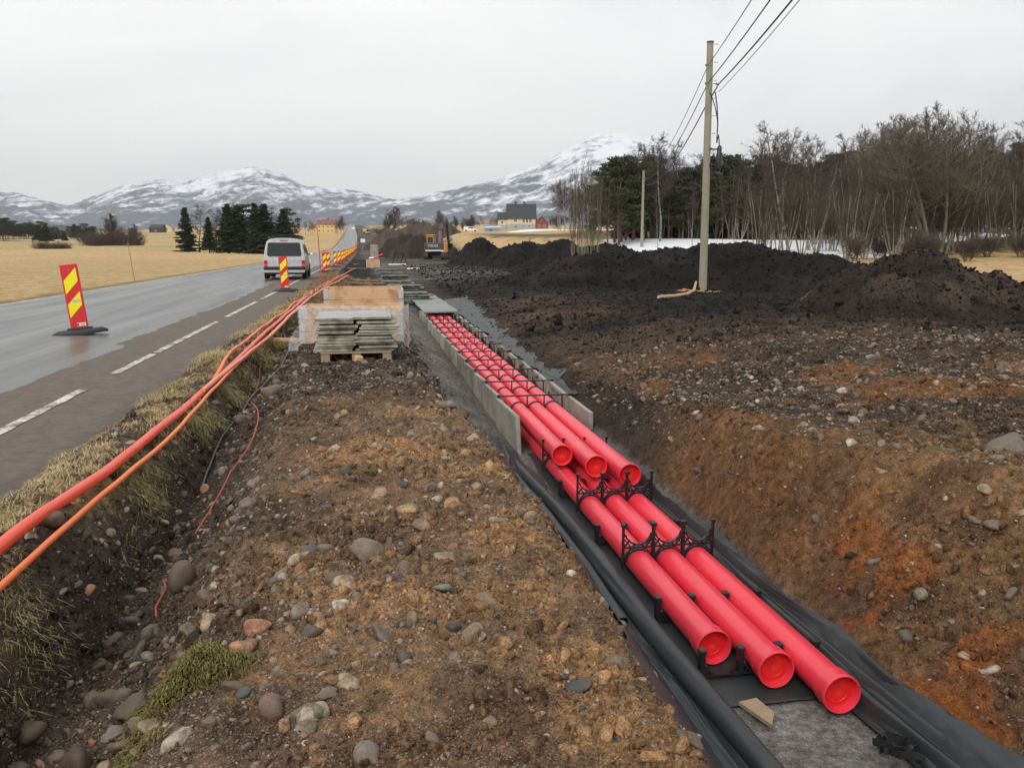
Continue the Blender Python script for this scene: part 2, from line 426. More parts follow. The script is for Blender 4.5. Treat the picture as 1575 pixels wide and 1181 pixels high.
def L3(a): return np.array(a)[None, :]
def ground_col(X, Y):
    X = np.ravel(X); Y = np.ravel(Y); u, v = UV(X, Y); u = u - road_shift(v); n = len(u)
    f1 = fbm(u * .9, v * .9, 4, 21); f2 = fbm(u * 2.7, v * 2.7, 4, 22); f3 = fbm(u * .35, v * .35, 3, 23)
    C = np.tile(np.array([.058, .041, .030]), (n, 1)); A = np.full(n, .9)
    def put(w, col, a=None):
        nonlocal C, A
        w = np.clip(w, 0, 1)[:, None]; C = C * (1 - w) + np.array(col)[None, :] * w
        if a is not None: A = A * (1 - w[:, 0]) + a * w[:, 0]
    # right side: dark stony soil, going to black peat further out
    put(sm(f2, .05, .5) * .6, (.105, .068, .042))
    peat = sm(v + f1 * 3 + u * .12, 15, 19.5); put(peat, (.013, .012, .0115), .25)
    put(peat * sm(f2, .1, .5), (.028, .022, .019), .3)
    # reddish strip beside the road-ward side of the spread peat
    put(sm(u, 2.6, 3.2) * sm(-u, -8, -5) * sm(v, 17, 20) * sm(-v, -32, -26) * (.5 + f1), (.085, .052, .036), .5)
    # stony rusty patches on the plateau
    put(sm(f1 + f3 * .5, -.02, .3) * sm(u, 3.0, 3.8) * sm(-u, -9.5, -7) * sm(-v, -14.5, -9), (.165, .078, .032), 1)
    # right bank, orange brown near, dark further away
    rb = sm(u, 2.75, 2.95) * (1 - sm(u + f2 * .25, np.interp(v, [0, 4.5, 6.2, 8.5, 12], [4.5, 4.35, 3.55, 3.3, 3.2]), np.interp(v, [0, 4.5, 6.2, 8.5, 12], [4.9, 4.7, 3.9, 3.6, 3.4])))
    put(rb * sm(-v - f1 * 1.2, -8.6, -6.8), (.155, .080, .038), .35); put(rb * sm(f1 + f2 * .7, .05, .4) * .85, (.085, .052, .032), .6)
    put(rb * sm(-v, -6.5, -5) * sm(f2, .05, .4), (.19, .066, .022), .2); put(rb * sm(-f2, .0, .35) * .8, (.12, .068, .036), .6)
    put(rb * sm(v + f1, 8, 9.5), (.042, .031, .025), .4)
    put(sm(u, 3.1, 4.0) * sm(-u, -5.6, -4.6) * sm(-v, -6.8, -6.0) * sm(f2, -.3, .2) * .8, (.19, .115, .055), 1)
    # berm between ditch and trench
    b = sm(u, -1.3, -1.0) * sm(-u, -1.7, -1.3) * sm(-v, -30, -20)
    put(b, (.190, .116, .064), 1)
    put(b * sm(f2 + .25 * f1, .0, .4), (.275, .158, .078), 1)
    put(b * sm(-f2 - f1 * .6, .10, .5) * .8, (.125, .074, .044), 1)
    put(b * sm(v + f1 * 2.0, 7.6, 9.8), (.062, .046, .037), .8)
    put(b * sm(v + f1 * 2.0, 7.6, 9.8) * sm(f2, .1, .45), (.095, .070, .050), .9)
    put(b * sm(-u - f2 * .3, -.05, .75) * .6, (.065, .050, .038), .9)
    # left trench bank
    lb = sm(u, .85, 1.05) * sm(-u, -1.8, -1.6) * sm(-v, -9, -7.5)
    put(lb, (.155, .082, .038), .6)
    put(lb * sm(f2, .1, .4), (.10, .062, .036), .8)
    # grey bedding gravel by the channel
    eg = np.interp(v, [0, 9, 12, 16, 22, 30], [1.35, 1.12, 1.0, .85, 1.0, 1.0])
    gr = sm(u + f2 * .14, eg, eg + .12) * sm(-u, -2.0, -1.85) * sm(v, 8.2, 9.3) * sm(-v, -60, -40)
    put(gr, (.150, .138, .122), .9)
    fl = sm(u, 1.6, 1.7) * sm(-u, -2.9, -2.75) * sm(-v, -10.5, -9.5); put(fl, (.175, .165, .152), 1)
    # ditch
    d = sm(u, -1.95, -1.7) * sm(-u + f2 * .3, .80, 1.15) * sm(-v, -26, -18)
    put(d, (.058, .043, .033), .8)
    put(sm(u, -1.6, -1.2) * sm(-u, .9, 1.1) * sm(-v, -5.5, -3) * sm(f2, -.1, .3), (.075, .055, .04), .9)
    # verge
    ve = sm(u, -2.42, -2.28) * sm(-u, 1.55, 1.75)
    put(ve * sm(-v, -260, -200), (.085, .060, .042), .6)
    put(ve * sm(f2 + .3 * f1, -.05, .30), (.26, .195, .10), .3)
    put(sm(u, -2.45, -2.3) * sm(-u, .6, 1.4) * sm(v, 18, 26) * sm(f2 + .2, -.25, .2) * .8 * sm(-v, -60, -40), (.215, .150, .075), .3)
    # wet grey mud beyond the covered channel
    mud = sm(u, .2, 1.2) * sm(-u, -12, -6) * sm(v, 40, 50) * sm(-v, -130, -100)
    put(mud, (.062, .054, .048), .2)
    put(mud * sm(f3 + f2 * .6, .02, .3), (.135, .122, .108), .1)
    mid = sm(u, -2, 0) * sm(v, 110, 135) * (1 - zones(u, v, X, Y)); put(mid, (.075, .062, .053), .1)
    put(mid * sm(fbm(u * .08, v * .05, 3, 91), .0, .35), (.12, .095, .075), .1)
    # sandy circle round the tall pole, clay round the thicket
    put(sm(-ell(X, Y, 7.1, 31.0, .95, .8) + f2 * .25, -1.05, -.8), (.42, .27, .11), .2)
    put(sm(-ell(X, Y, 3.9, 40.5, 3.4, 3.0, .35) + f2 * .5, -1.0, -.8) * sm(f2 + f1, -.3, .0), (.30, .19, .085), .2)
    # fields
    fd = zones(u, v, X, Y)
    put(fd, (.46, .315, .158), 0)
    g1 = fbm(u * .05, v * .02, 4, 41); g2 = fbm(u * .6, v * .35, 4, 42)
    put(fd * sm(g1, .0, .45) * .75, (.38, .275, .135), 0)
    put(fd * sm(g2, .1, .6) * .5, (.36, .235, .10), 0)
    put(fd * sm(v, 140, 230) * sm(-u, 30, 60) * sm(g1 + .2, -.2, .3) * .6, (.33, .26, .11), 0)
    put(fd * sm(-u, 10.2, 10.6) * sm(u, -11.6, -10.9) * .7, (.17, .12, .055), 0)
    # woodland floor
    wf = sm(u + g2 * 3, 24, 30) * np.maximum(sm(v, 88, 95), sm(u, 44, 50)) * sm(v + g2 * 6 - .22 * np.clip(u - 40, 0, 60), 58, 64) * sm(-v, -240, -190) ; put(wf, (.115, .080, .045), .3)
    put(sm(v, 1000, 1250), (.07, .08, .06), 0)
    return np.concatenate([C, A[:, None]], 1)

# one fan shaped sheet, finer near the road works, out past the hill crest
AP = (0.0, -1.3)
az = np.concatenate([np.linspace(-80, -42, 60)[:-1], np.linspace(-42, 42, 1180), np.linspace(42, 80, 60)[1:]])
az = np.radians(az)
rr = [1.7]
while rr[-1] < 1500:
    r = rr[-1]; rr.append(r * (1.0042 if r < 26 else (1.0065 if r < 110 else 1.02)))
rr = np.array(rr)
GA, GR = np.meshgrid(az, rr)
GX = AP[0] + GR * np.sin(GA); GY = AP[1] + GR * np.cos(GA)
GZ = ground_z(GX, GY)
GC = ground_col(GX, GY)
nr, na = GX.shape
idx = np.arange(nr * na).reshape(nr, na)
QF = np.stack([idx[:-1, :-1], idx[:-1, 1:], idx[1:, 1:], idx[1:, :-1]], -1).reshape(-1, 4)
def sub_sheet(name, Z, mask, mat, cols):
    """the part of the fan where mask holds, with its own heights"""
    fm = mask.ravel()[QF].any(1); F = QF[fm]
    used = np.unique(F); remap = np.zeros(nr * na, np.int64); remap[used] = np.arange(len(used))
    V = np.stack([GX.ravel()[used], GY.ravel()[used], Z.ravel()[used]], 1)
    return np_obj(name, V, remap[F], mat, smooth=True, cols=None if cols is None else cols[used])
SOIL = soil_mat()
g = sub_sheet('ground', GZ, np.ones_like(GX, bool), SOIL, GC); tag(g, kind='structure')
HC = [((.012, .011, .0105), (.024, .019, .016)), ((.026, .020, .017), (.062, .045, .034)), ((.012, .011, .0105), (.022, .018, .015)), ((.085, .058, .042), (.05, .04, .033)), ((.028, .023, .02), (.045, .035, .028))]
for i in range(len(HEAPS)):
    h = heap_raw(i, GX, GY); m = h > -.12
    a, b = HC[i]; w = sm(fbm(GX * .8, GY * .8, 4, 80 + i).ravel(), -.1, .45)[:, None]
    c = np.array(a)[None] * (1 - w) + np.array(b)[None] * w
    c = np.concatenate([c, np.full((len(c), 1), .8 if i == 1 else .15)], 1)
    o = sub_sheet('soil_heap', GZ + h, m, SOIL, c); tag(o, HEAP_LABEL[i][0], HEAP_LABEL[i][1])

# ---------------------------------------------------------------- snow patches lying on the ground
m, nt, b = nmat('snow'); co = geoco(nt)
nt.links.new(mixc(nt, ramp(nt, noise(nt, co, .6, 5), [(.4, 0.), (.7, 1.)]), (.86, .88, .90), (.70, .72, .74)), b.inputs['Base Color'])
b.inputs['Roughness'].default_value = .6; bump(nt, b, noise(nt, co, 4, 4), .3, .05); SNOW = m
snows = [((21, 83, 15, 17), .6), ((44, 88, 8, 6), .5), ((24, 305, 24, 34), 1.2), ((-235, 395, 32, 5), .5), ((-560, 880, 70, 8), .5)]
SM = np.full(GX.shape, -1.)
for (cx, cy, rx, ry), amp in snows:
    SM = np.maximum(SM, 1 - ell(GX, GY, cx, cy, rx, ry) + .35 * fbm(GX / ry * 2.2, GY / ry * 2.2, 4, 33) * amp)
SZ = GZ + np.clip(SM, -.3, .25) * .35 + .01
o = sub_sheet('snow', SZ, SM > -.05, SNOW, None); tag(o, kind='structure')
# ---------------------------------------------------------------- road
vs = [1.0]
while vs[-1] < 1300: vs.append(vs[-1] + max(.12, vs[-1] * .012))
vs = np.array(vs)
us = np.concatenate([np.linspace(-10.35, -4.4, 22), np.linspace(-4.2, -2.28, 34)])
RVV, RUU = np.meshgrid(vs, us, indexing='ij')
def road_top(u, v):
    """u measured from the unshifted road line"""
    crown = .05 * (1 - ((u + 6.2) / 4.0) ** 2)
    rut = -.006 * np.exp(-((np.abs(u + 4.7) - .75) / .28) ** 2) - .006 * np.exp(-((np.abs(u + 8.0) - .75) / .28) ** 2)
    return -.085 + road_z(v) + crown + rut
edge = .09 * fbm(RVV * 1.7, RVV * 0 + 3, 3, 77) * (RUU > -2.5)
RU2 = RUU + road_shift(RVV) + edge * (RUU + 2.5) / .3
ZR = road_top(RUU, RVV)
ZR = ZR - sm(RUU, -2.45, -2.18) * .05 - sm(-RUU, 10.1, 10.35) * .05
X, Y = RU2 * CT - RVV * ST, RU2 * ST + RVV * CT
mud = sm(RUU + .16 * fbm(RVV * 1.1, RUU * 3, 4, 61) + .10 * fbm(RVV * .25, RUU, 2, 62), -3.98 - .0, -3.82) * sm(-RVV, -150, -60)
mud = np.maximum(mud, sm(fbm(RVV * .9, RUU * 3, 4, 63), .5, .75) * .0)
cols = np.zeros((X.size, 4)); cols[:, 0] = mud.ravel(); cols[:, 3] = 1
n0, n1 = X.shape; ii = np.arange(n0 * n1).reshape(n0, n1)
F = np.stack([ii[:-1, :-1], ii[:-1, 1:], ii[1:, 1:], ii[1:, :-1]], -1).reshape(-1, 4)
def road_uv_node(nt):
    """position in the road frame (along, across) so that tyre streaks run with the road"""
    mp = N(nt, 'ShaderNodeMapping', vector_type='POINT'); mp.inputs['Rotation'].default_value = (0, 0, -TH)
    nt.links.new(geoco(nt), mp.inputs[0]); return mp.outputs[0]
m, nt, b = nmat('asphalt')
at = N(nt, 'ShaderNodeVertexColor', layer_name='Col'); sp = N(nt, 'ShaderNodeSeparateColor'); nt.links.new(at.outputs[0], sp.inputs[0])
co = road_uv_node(nt); st = N(nt, 'ShaderNodeMapping'); st.inputs['Scale'].default_value = (1.3, .07, 1); nt.links.new(co, st.inputs[0])
s1 = noise(nt, st.outputs[0], 1.6, 6, .6); g1 = noise(nt, co, 70, 3, .7); w1 = noise(nt, st.outputs[0], .9, 5, .6, .4)
asp = mixc(nt, ramp(nt, s1, [(.42, 0.), (.58, 1.)]), (.050, .048, .047), (.125, .12, .116))
asp = mixc(nt, mathn(nt, 'MULTIPLY', g1, .25), asp, (.12, .12, .12))
st2 = N(nt, 'ShaderNodeMapping'); st2.inputs['Scale'].default_value = (1, .25, 1); nt.links.new(co, st2.inputs[0])
dr = ramp(nt, noise(nt, st2.outputs[0], 3.2, 7, .7), [(.62, 0.), (.70, 1.)])
asp = mixc(nt, mathn(nt, 'MULTIPLY', dr, .55), asp, (.07, .052, .038))
mudc = mixc(nt, ramp(nt, noise(nt, co, 9, 6, .7), [(.35, 0.), (.65, 1.)]), (.085, .066, .052), (.145, .112, .088))
mf = ramp(nt, mathn(nt, 'ADD', sp.outputs[0], mathn(nt, 'MULTIPLY_ADD', noise(nt, co, 6, 5, .7), .6, -.3)), [(.35, 0.), (.6, 1.)])
nt.links.new(mixc(nt, mf, asp, mudc), b.inputs['Base Color'])
wet = ramp(nt, mathn(nt, 'ADD', mathn(nt, 'MULTIPLY', w1, .65), mathn(nt, 'MULTIPLY', s1, .35)), [(.40, .26), (.66, .50)])
rgh = mixc(nt, mf, wet, .85); nt.links.new(rgh, b.inputs['Roughness'])
h = mathn(nt, 'ADD', mathn(nt, 'MULTIPLY', g1, mathn(nt, 'MULTIPLY_ADD', wet, 1.2, .02)), mathn(nt, 'MULTIPLY', mf, mathn(nt, 'MULTIPLY', noise(nt, co, 26, 5, .7), 4.0)))
bump(nt, b, h, .07, .005); ASPH = m
o = np_obj('road', np.stack([X.ravel(), Y.ravel(), ZR.ravel()], 1), F, ASPH, smooth=True, cols=cols); tag(o, kind='structure')

# worn white edge lines, a thin sheet on the asphalt
m, nt, b = nmat('road_paint'); co = geoco(nt)
wn = noise(nt, co, 24, 6, .75); wn2 = noise(nt, co, 2.2, 4, .6)
k = ramp(nt, mathn(nt, 'ADD', mathn(nt, 'MULTIPLY', wn, .6), mathn(nt, 'MULTIPLY', wn2, .4)), [(.47, 0.), (.56, 1.)])
nt.links.new(mixc(nt, k, (.62, .58, .54), (.12, .09, .07)), b.inputs['Base Color']); b.inputs['Roughness'].default_value = .7
PAINT = m
mb = MB(); v = 7.05 - 5
v = 2.2
segs = []
for (a, c) in [(2.6, 5.3), (6.6, 9.75), (10.9, 12.9), (13.1, 18.4), (19.6, 25.0), (26.2, 33), (33.5, 200)]:
    n = max(2, int((c - a) / .35)); 
    for i in range(n):
        v0 = a + (c - a) * i / n; v1 = a + (c - a) * (i + 1) / n
        f = lambda vv, s: W(-3.12 + s * (.055 + .008 * math.sin(vv * 9.1 + s)) + float(road_shift(vv)) + .0 * vv, vv, float(road_top(-3.12, vv)) + .005)
        j0, j1 = .012 * math.sin(v0 * 23), .012 * math.sin(v1 * 23)
        mb.add([f(v0, -1), f(v0, 1), f(v1, 1), f(v1, -1)], [(0, 1, 2, 3)])
v = 3.0
while v < 420:
    f = lambda vv, s: W(-9.85 + s * .055 + float(road_shift(vv)), vv, float(road_top(-9.85, vv)) + .005)
    d = max(.5, v * .02)
    mb.add([f(v, -1), f(v, 1), f(v + d, 1), f(v + d, -1)], [(0, 1, 2, 3)]); v += d
o = mb.build('road_marking', PAINT); tag(o, kind='structure')

# ---------------------------------------------------------------- mountains
def range_mesh(name, sky, R, depth, front, seed, mat, px0, px1, n=520, k=150):
    """sky: (photo column, photo row) control points of the ridge; a real range, R metres away"""
    P = np.array(sky, float); px = np.linspace(px0, px1, n)
    ys = np.interp(px, P[:, 0], P[:, 1]); H = np.tan(np.arctan((590.5 - ys) / 1273) - PITCH) * R * .96
    a = np.arctan((px - 787.5) / 1273)
    t = np.concatenate([np.linspace(0, 1, int(k * .8)), np.linspace(1, 1.9, int(k * .2) + 1)[1:]])
    T, A = np.meshgrid(t, a, indexing='ij'); HH = np.tile(H, (len(t), 1))
    X = np.tan(A) * R * (front + (1 - front) * T) ; Y = R * (front + (1 - front) * T) * np.ones_like(A)
    X0 = np.tan(A) * R
    s = R / 5000
    rd = ridged(X0 / (620 * s), Y / (700 * s) + 3, 5, seed) - .5
    prof = np.where(T < 1, np.sin(np.clip(T, 0, 1) * PI / 2) ** 1.25, np.cos((T - 1) / .9 * PI / 2))
    Z = HH * prof + 34 * s * 2.2 * rd * np.sin(np.clip(T, 0, 1) * PI) * np.clip(HH / 250, .15, 1)
    Z = Z + HH * .022 * fbm(X0 / (120 * s), Y / (150 * s), 5, seed + 3) * np.clip(T * 1.5, 0, 1) + 6 * s * fbm(X0 / (30 * s), Y / (30 * s), 3, seed + 6)
    Z = Z + (T > .97) * 0
    n0, n1 = X.shape; ii = np.arange(n0 * n1).reshape(n0, n1)
    F = np.stack([ii[:-1, :-1], ii[:-1, 1:], ii[1:, 1:], ii[1:, :-1]], -1).reshape(-1, 4)
    o = np_obj(name, np.stack([X.ravel(), Y.ravel(), Z.ravel()], 1), F, mat, smooth=True); tag(o, kind='structure'); return o
def mtn_mat(name, snow_lo, snow_hi, bias):
    m, nt, b = nmat(name); ge = N(nt, 'ShaderNodeNewGeometry'); co = ge.outputs['Position']
    sx = N(nt, 'ShaderNodeSeparateXYZ'); nt.links.new(co, sx.inputs[0])
    nx = N(nt, 'ShaderNodeSeparateXYZ'); nt.links.new(ge.outputs['Normal'], nx.inputs[0])
    st = N(nt, 'ShaderNodeMapping'); st.inputs['Scale'].default_value = (1, .6, 1); nt.links.new(co, st.inputs[0])
    a = noise(nt, st.outputs[0], .012, 9, .72); c = noise(nt, st.outputs[0], .05, 6, .8)
    big = noise(nt, st.outputs[0], .0032, 4, .6)
    hh = N(nt, 'ShaderNodeMapRange'); nt.links.new(sx.outputs[2], hh.inputs[0])
    hh.inputs[1].default_value = snow_lo; hh.inputs[2].default_value = snow_hi; hh.inputs[3].default_value = -.24; hh.inputs[4].default_value = .0
    f = mathn(nt, 'ADD', mathn(nt, 'MULTIPLY_ADD', a, 1.0, -.16), mathn(nt, 'MULTIPLY', c, .32))
    f = mathn(nt, 'ADD', f, hh.outputs[0]); f = mathn(nt, 'ADD', f, mathn(nt, 'MULTIPLY_ADD', nx.outputs[2], .10, -.07 + bias))
    f = mathn(nt, 'ADD', f, mathn(nt, 'MULTIPLY_ADD', big, .3, -.15))
    k = ramp(nt, f, [(.44, 0.), (.585, 1.)])
    rock = mixc(nt, c, (.06, .075, .095), (.20, .215, .24))
    nt.links.new(mixc(nt, k, rock, (.74, .77, .82)), b.inputs['Base Color']); b.inputs['Roughness'].default_value = .9
    b.inputs['Specular IOR Level'].default_value = .1
    return m
MT = mtn_mat('mountain_side', 0, 330, .04); MT2 = mtn_mat('mountain_side_right', 0, 330, .06)
range_mesh('hills', [(-500, 300), (-200, 292), (0, 306), (35, 303), (60, 309), (120, 319), (150, 309), (172, 300), (200, 289), (240, 284), (300, 285), (340, 273), (372, 267), (400, 262), (420, 265), (445, 274), (480, 291), (530, 298), (560, 301), (600, 313), (650, 322), (760, 336), (1000, 350)], 5200, 1, .42, 3, MT, -500, 1000)
range_mesh('hills', [(420, 345), (520, 325), (560, 317), (600, 312), (640, 307), (690, 299), (730, 289), (770, 277), (820, 259), (850, 246), (880, 229), (905, 219), (930, 214), (965, 217), (1010, 224), (1060, 240), (1160, 262), (1300, 285), (1800, 300)], 4300, 1, .40, 23, MT2, 420, 1800)
range_mesh('hills', [(-600, 345), (-100, 340), (100, 345), (200, 352), (300, 352), (420, 350), (500, 352), (620, 345), (760, 340), (900, 345), (1200, 340), (1900, 335)], 2300, 1, .62, 43, M('wooded_hill', (.035, .045, .042), .9, world=True, var=.4, scale=.02, spec=.1), -600, 1900, n=400, k=40)
# low ground between the near hill crest and the mountains
mb = MB(); mb.add([(-9000, 900, -14), (9000, 900, -14), (9000, 9000, -14), (-9000, 9000, -14)], [(0, 1, 2, 3)])
tag(mb.build('ground_far', M('far_plain', (.10, .10, .07), .9, world=True, scale=.01, var=.3)), kind='structure')

# ---------------------------------------------------------------- camera, light, sky, air
cam = bpy.data.cameras.new('camera'); co = bpy.data.objects.new('camera', cam); link(co); sc.camera = co
cam.sensor_fit = 'HORIZONTAL'; cam.sensor_width = 36; cam.lens = 36 * 1273 / 1575
cam.clip_start = .05; cam.clip_end = 30000
co.location = (0, 0, CAMZ); co.rotation_euler = (PI / 2 - PITCH, 0, 0)
SUN_EL, SUN_AZ = math.radians(42), math.radians(200)   # azimuth clockwise from +Y
w = bpy.data.worlds.new('World'); sc.world = w; w.use_nodes = True; nt = w.node_tree
bg = nt.nodes['Background']; bg.inputs[1].default_value = .1
sky = N(nt, 'ShaderNodeTexSky', sky_type='NISHITA', sun_disc=False); sky.sun_elevation = SUN_EL; sky.sun_rotation = SUN_AZ
sky.air_density = 1; sky.dust_density = 4
tc = N(nt, 'ShaderNodeTexCoord').outputs['Generated']
sx = N(nt, 'ShaderNodeSeparateXYZ'); nt.links.new(tc, sx.inputs[0])
mp = N(nt, 'ShaderNodeMapping'); mp.inputs['Scale'].default_value = (1, 1, 3.4); nt.links.new(tc, mp.inputs[0])
c1 = noise(nt, mp.outputs[0], 1.5, 6, .55, .5)
# overcast: brighter towards the left, greyer to the right and low over the mountains
lr = mathn(nt, 'MULTIPLY_ADD', sx.outputs[0], -.36, .5)
f = mathn(nt, 'ADD', mathn(nt, 'MULTIPLY', c1, 1.5), mathn(nt, 'ADD', lr, -.72))
cl = ramp(nt, f, [(.15, (8.2, 8.35, 8.7)), (.40, (8.8, 8.95, 9.1)), (.60, (10.3, 10.3, 10.2)), (.85, (11.2, 11.2, 11.0))])
lo = ramp(nt, sx.outputs[2], [(.0, 1.), (.10, .0)])
cl = mixc(nt, mathn(nt, 'MULTIPLY', lo, .35), cl, (10.8, 10.4, 9.7))
nt.links.new(mixc(nt, .94, sky.outputs[0], cl), bg.inputs[0])
sl = bpy.data.lights.new('sun', 'SUN'); sl.energy = 1.5; sl.angle = math.radians(20); sl.color = (1, .96, .90)
so = bpy.data.objects.new('sun', sl); link(so)
d = Vector((math.sin(SUN_AZ) * math.cos(SUN_EL), math.cos(SUN_AZ) * math.cos(SUN_EL), math.sin(SUN_EL)))
so.rotation_euler = d.to_track_quat('Z', 'Y').to_euler(); so.location = (0, 0, 50)
sc.view_settings.view_transform = 'Standard'; sc.view_settings.look = 'None'
sc.view_settings.exposure = .10; sc.view_settings.gamma = 1
HAZE = True
if HAZE:
    m = bpy.data.materials.new('air'); m.use_nodes = True; nt = m.node_tree
    for n in list(nt.nodes):
        if n.type != 'OUTPUT_MATERIAL': nt.nodes.remove(n)
    vol = N(nt, 'ShaderNodeVolumePrincipled'); vol.inputs['Color'].default_value = (.93, .96, 1.0, 1)
    vol.inputs['Density'].default_value = .00010; vol.inputs['Anisotropy'].default_value = .2
    nt.links.new(vol.outputs[0], nt.nodes['Material Output'].inputs['Volume'])
    mb = MB(); mb.box((0, 4200, 430), (19000, 9900, 920))
    tag(mb.build('haze', m), kind='stuff')
sc.cycles.volume_bounces = 0
sc.cycles.max_bounces = 6; sc.cycles.diffuse_bounces = 3; sc.cycles.glossy_bounces = 3
sc.cycles.use_adaptive_sampling = True
# ================================================================ pipe trench
RED = M('red_plastic', (.80, .042, .072), .32, var=.05, scale=3, dirt=(.50, .06, .06), dscale=9, dlo=.6, dhi=.8)
RED_CAP = M('red_cap_plastic', (.72, .018, .018), .38, var=.08, scale=12)
BLACKP = M('black_plastic', (.014, .014, .016), .42, var=.2, scale=20)
CONC = M('raw_concrete', (.33, .315, .265), .85, var=.22, scale=3.2, bmp=.35, dirt=(.17, .165, .13), dscale=2.6, dlo=.45, dhi=.68, world=True, orand=.5)
CONCW = M('wet_concrete', (.19, .20, .185), .45, var=.25, scale=3, bmp=.25, dirt=(.10, .11, .09), dscale=1.7, dlo=.45, dhi=.7, world=True)
PC = (2.08, 2.33, 2.58)                     # pipe axes across the trench
ZL, ZU = -.985, -.725
def frame_at(name, u, v, z, label, cat, group=None, rz=0.0):
    return empty(name, W(u, v, z), TH + rz, label, cat, group)
def make_pipe(u, v, z, L, label, bend=0.0):
    t = frame_at('cable_duct_pipe', u, v, z, label, 'pipe', 'red cable ducts in the trench')
    mb = MB()
    prof = [(.099, .085), (.1015, .075), (.1015, .012), (.106, .002), (.1115, .0), (.116, .006), (.116, .022), (.1125, .03), (.1125, .10), (.108, .13), (.1, .16)]
    nseg = 20
    prof += [(.1, .16 + (L - .16) * (i + 1) / nseg) for i in range(nseg)]
    mb.lathe(prof, (0, 0, 0), (0, 1, 0), 36)
    mb.V = [(x + bend * (y / L) * (1 - y / L) * 4, y, zz) for x, y, zz in mb.V]
    mb.build('tube', RED, t, True)
    mb = MB(); mb.lathe([(.0005, .058), (.022, .058), (.026, .055), (.066, .055), (.07, .049), (.076, .049), (.08, .056), (.0995, .056), (.1005, .07)], (0, 0, 0), (0, 1, 0), 36)
    mb.build('end_cap', RED_CAP, t, True)
    return t
make_pipe(2.10, 4.57, ZL, 24, 'red duct pipe of the bottom layer, left of the three, nearest the rolled membrane')
p = make_pipe(2.35, 4.24, ZL, 24.3, 'middle red duct pipe of the bottom layer, ending in front of the gravel floor')
make_pipe(2.58, 3.92, ZL, 24.6, 'red duct pipe of the bottom layer at the right, reaching nearest to the viewer')
make_pipe(2.05, 8.49, ZU, 20, 'red duct pipe of the top layer, left of the three, shortest of them')
make_pipe(2.29, 7.98, ZU, 20.5, 'middle red duct pipe of the top layer, open end above the bottom pipes')
make_pipe(2.53, 7.61, ZU, 20.9, 'red duct pipe of the top layer at the right, reaching furthest forward of them')

def arc_pts(cx, cz, r, a0, a1, n=12):
    return [(cx + r * math.cos(math.radians(a0 + (a1 - a0) * i / n)), 0, cz + r * math.sin(math.radians(a0 + (a1 - a0) * i / n))) for i in range(n + 1)]
def flat_arc(mb, cx, cz, r, a0, a1, w=.011, d=.03, n=14):
    for i in range(n):
        A = [math.radians(a0 + (a1 - a0) * (i + k) / n) for k in (0, 1)]
        vs = []
        for a in A:
            for rr_ in (r - w / 2, r + w / 2):
                for y in (-d / 2, d / 2): vs.append((cx + rr_ * math.cos(a), y, cz + rr_ * math.sin(a)))
        mb.add(vs, [(0, 1, 3, 2), (4, 6, 7, 5), (0, 4, 5, 1), (2, 3, 7, 6), (0, 2, 6, 4), (1, 5, 7, 3)])
def bar(mb, p, q, w=.009, d=.02):
    p, q = Vector(p), Vector(q); t = (q - p).normalized(); nn = Vector((-t.z, 0, t.x)) * w / 2; y = Vector((0, d / 2, 0))
    vs = [p - nn - y, p + nn - y, p + nn + y, p - nn + y, q - nn - y, q + nn - y, q + nn + y, q - nn + y]
    mb.add(vs, [(0, 1, 2, 3), (7, 6, 5, 4), (0, 4, 5, 1), (1, 5, 6, 2), (2, 6, 7, 3), (3, 7, 4, 0)])
PX = (-.375, -.125, .125, .375); CX = (-.25, 0, .25)
def tall_spacer(v, label, du=0.0):
    t = frame_at('pipe_spacer', 2.335 + du, v, ZL, label, 'pipe spacer', 'black plastic spacers between the red pipes')
    fr = MB()
    for c in CX:
        flat_arc(fr, c, 0, .108, 0, 180)
        bar(fr, (c, 0, .112), (c, 0, .145)) if False else None
    fr.build('lower_arch', BLACKP, t)
    cr = MB()
    for c in CX: flat_arc(cr, c, .262, .112, 192, 348)
    cr.build('cradle', BLACKP, t)
    for i, x in enumerate(PX):
        po = MB(); w = .013 if i in (0, 3) else .020
        bar(po, (x, 0, -.05), (x, 0, .30), w, .035)
        po.box((x, 0, .31), (.045 if i in (1, 2) else .03, .045, .03), ch=.004)
        if i in (1, 2): bar(po, (x, 0, .0), (x, 0, .20), .032, .012)
        po.build('post', BLACKP, t)
    br = MB()
    bar(br, (-.375, 0, .128), (.375, 0, .128), .012, .03)
    for c in CX:
        for s in (-1, 1):
            bar(br, (c + s * .118, 0, .05), (c + s * .03, 0, .15)); bar(br, (c + s * .118, 0, .20), (c + s * .04, 0, .105))
            bar(br, (c + s * .118, 0, .13), (c + s * .07, 0, .19))
    br.build('lattice_brace', BLACKP, t)
tall_spacer(6.03, 'black lattice pipe spacer nearest the viewer, its top cradles empty')
tall_spacer(7.52, 'black lattice pipe spacer just in front of the top pipe ends', .01)
tall_spacer(9.02, 'black lattice pipe spacer between the layers close to the first concrete panels', -.01)
base0 = frame_at('base_spacer', 2.335, 4.44, -1.088, 'black base spacer nearest the viewer, its prongs beside the open pipe ends', 'pipe spacer', 'black base spacers under the red pipes')
mb = MB()
for c in CX: flat_arc(mb, c, .103, .106, 200, 340, .014, .04)
bar(mb, (-.375, 0, .006), (.375, 0, .006), .012, .06); mb.build('saddle', BLACKP, base0)
for i, x in enumerate(PX):
    mb = MB(); mb.box((x, 0, .075), (.034, .05, .15), ch=.004); mb.box((x, 0, .158), (.046, .055, .03), ch=.005); mb.build('prong', BLACKP, base0)
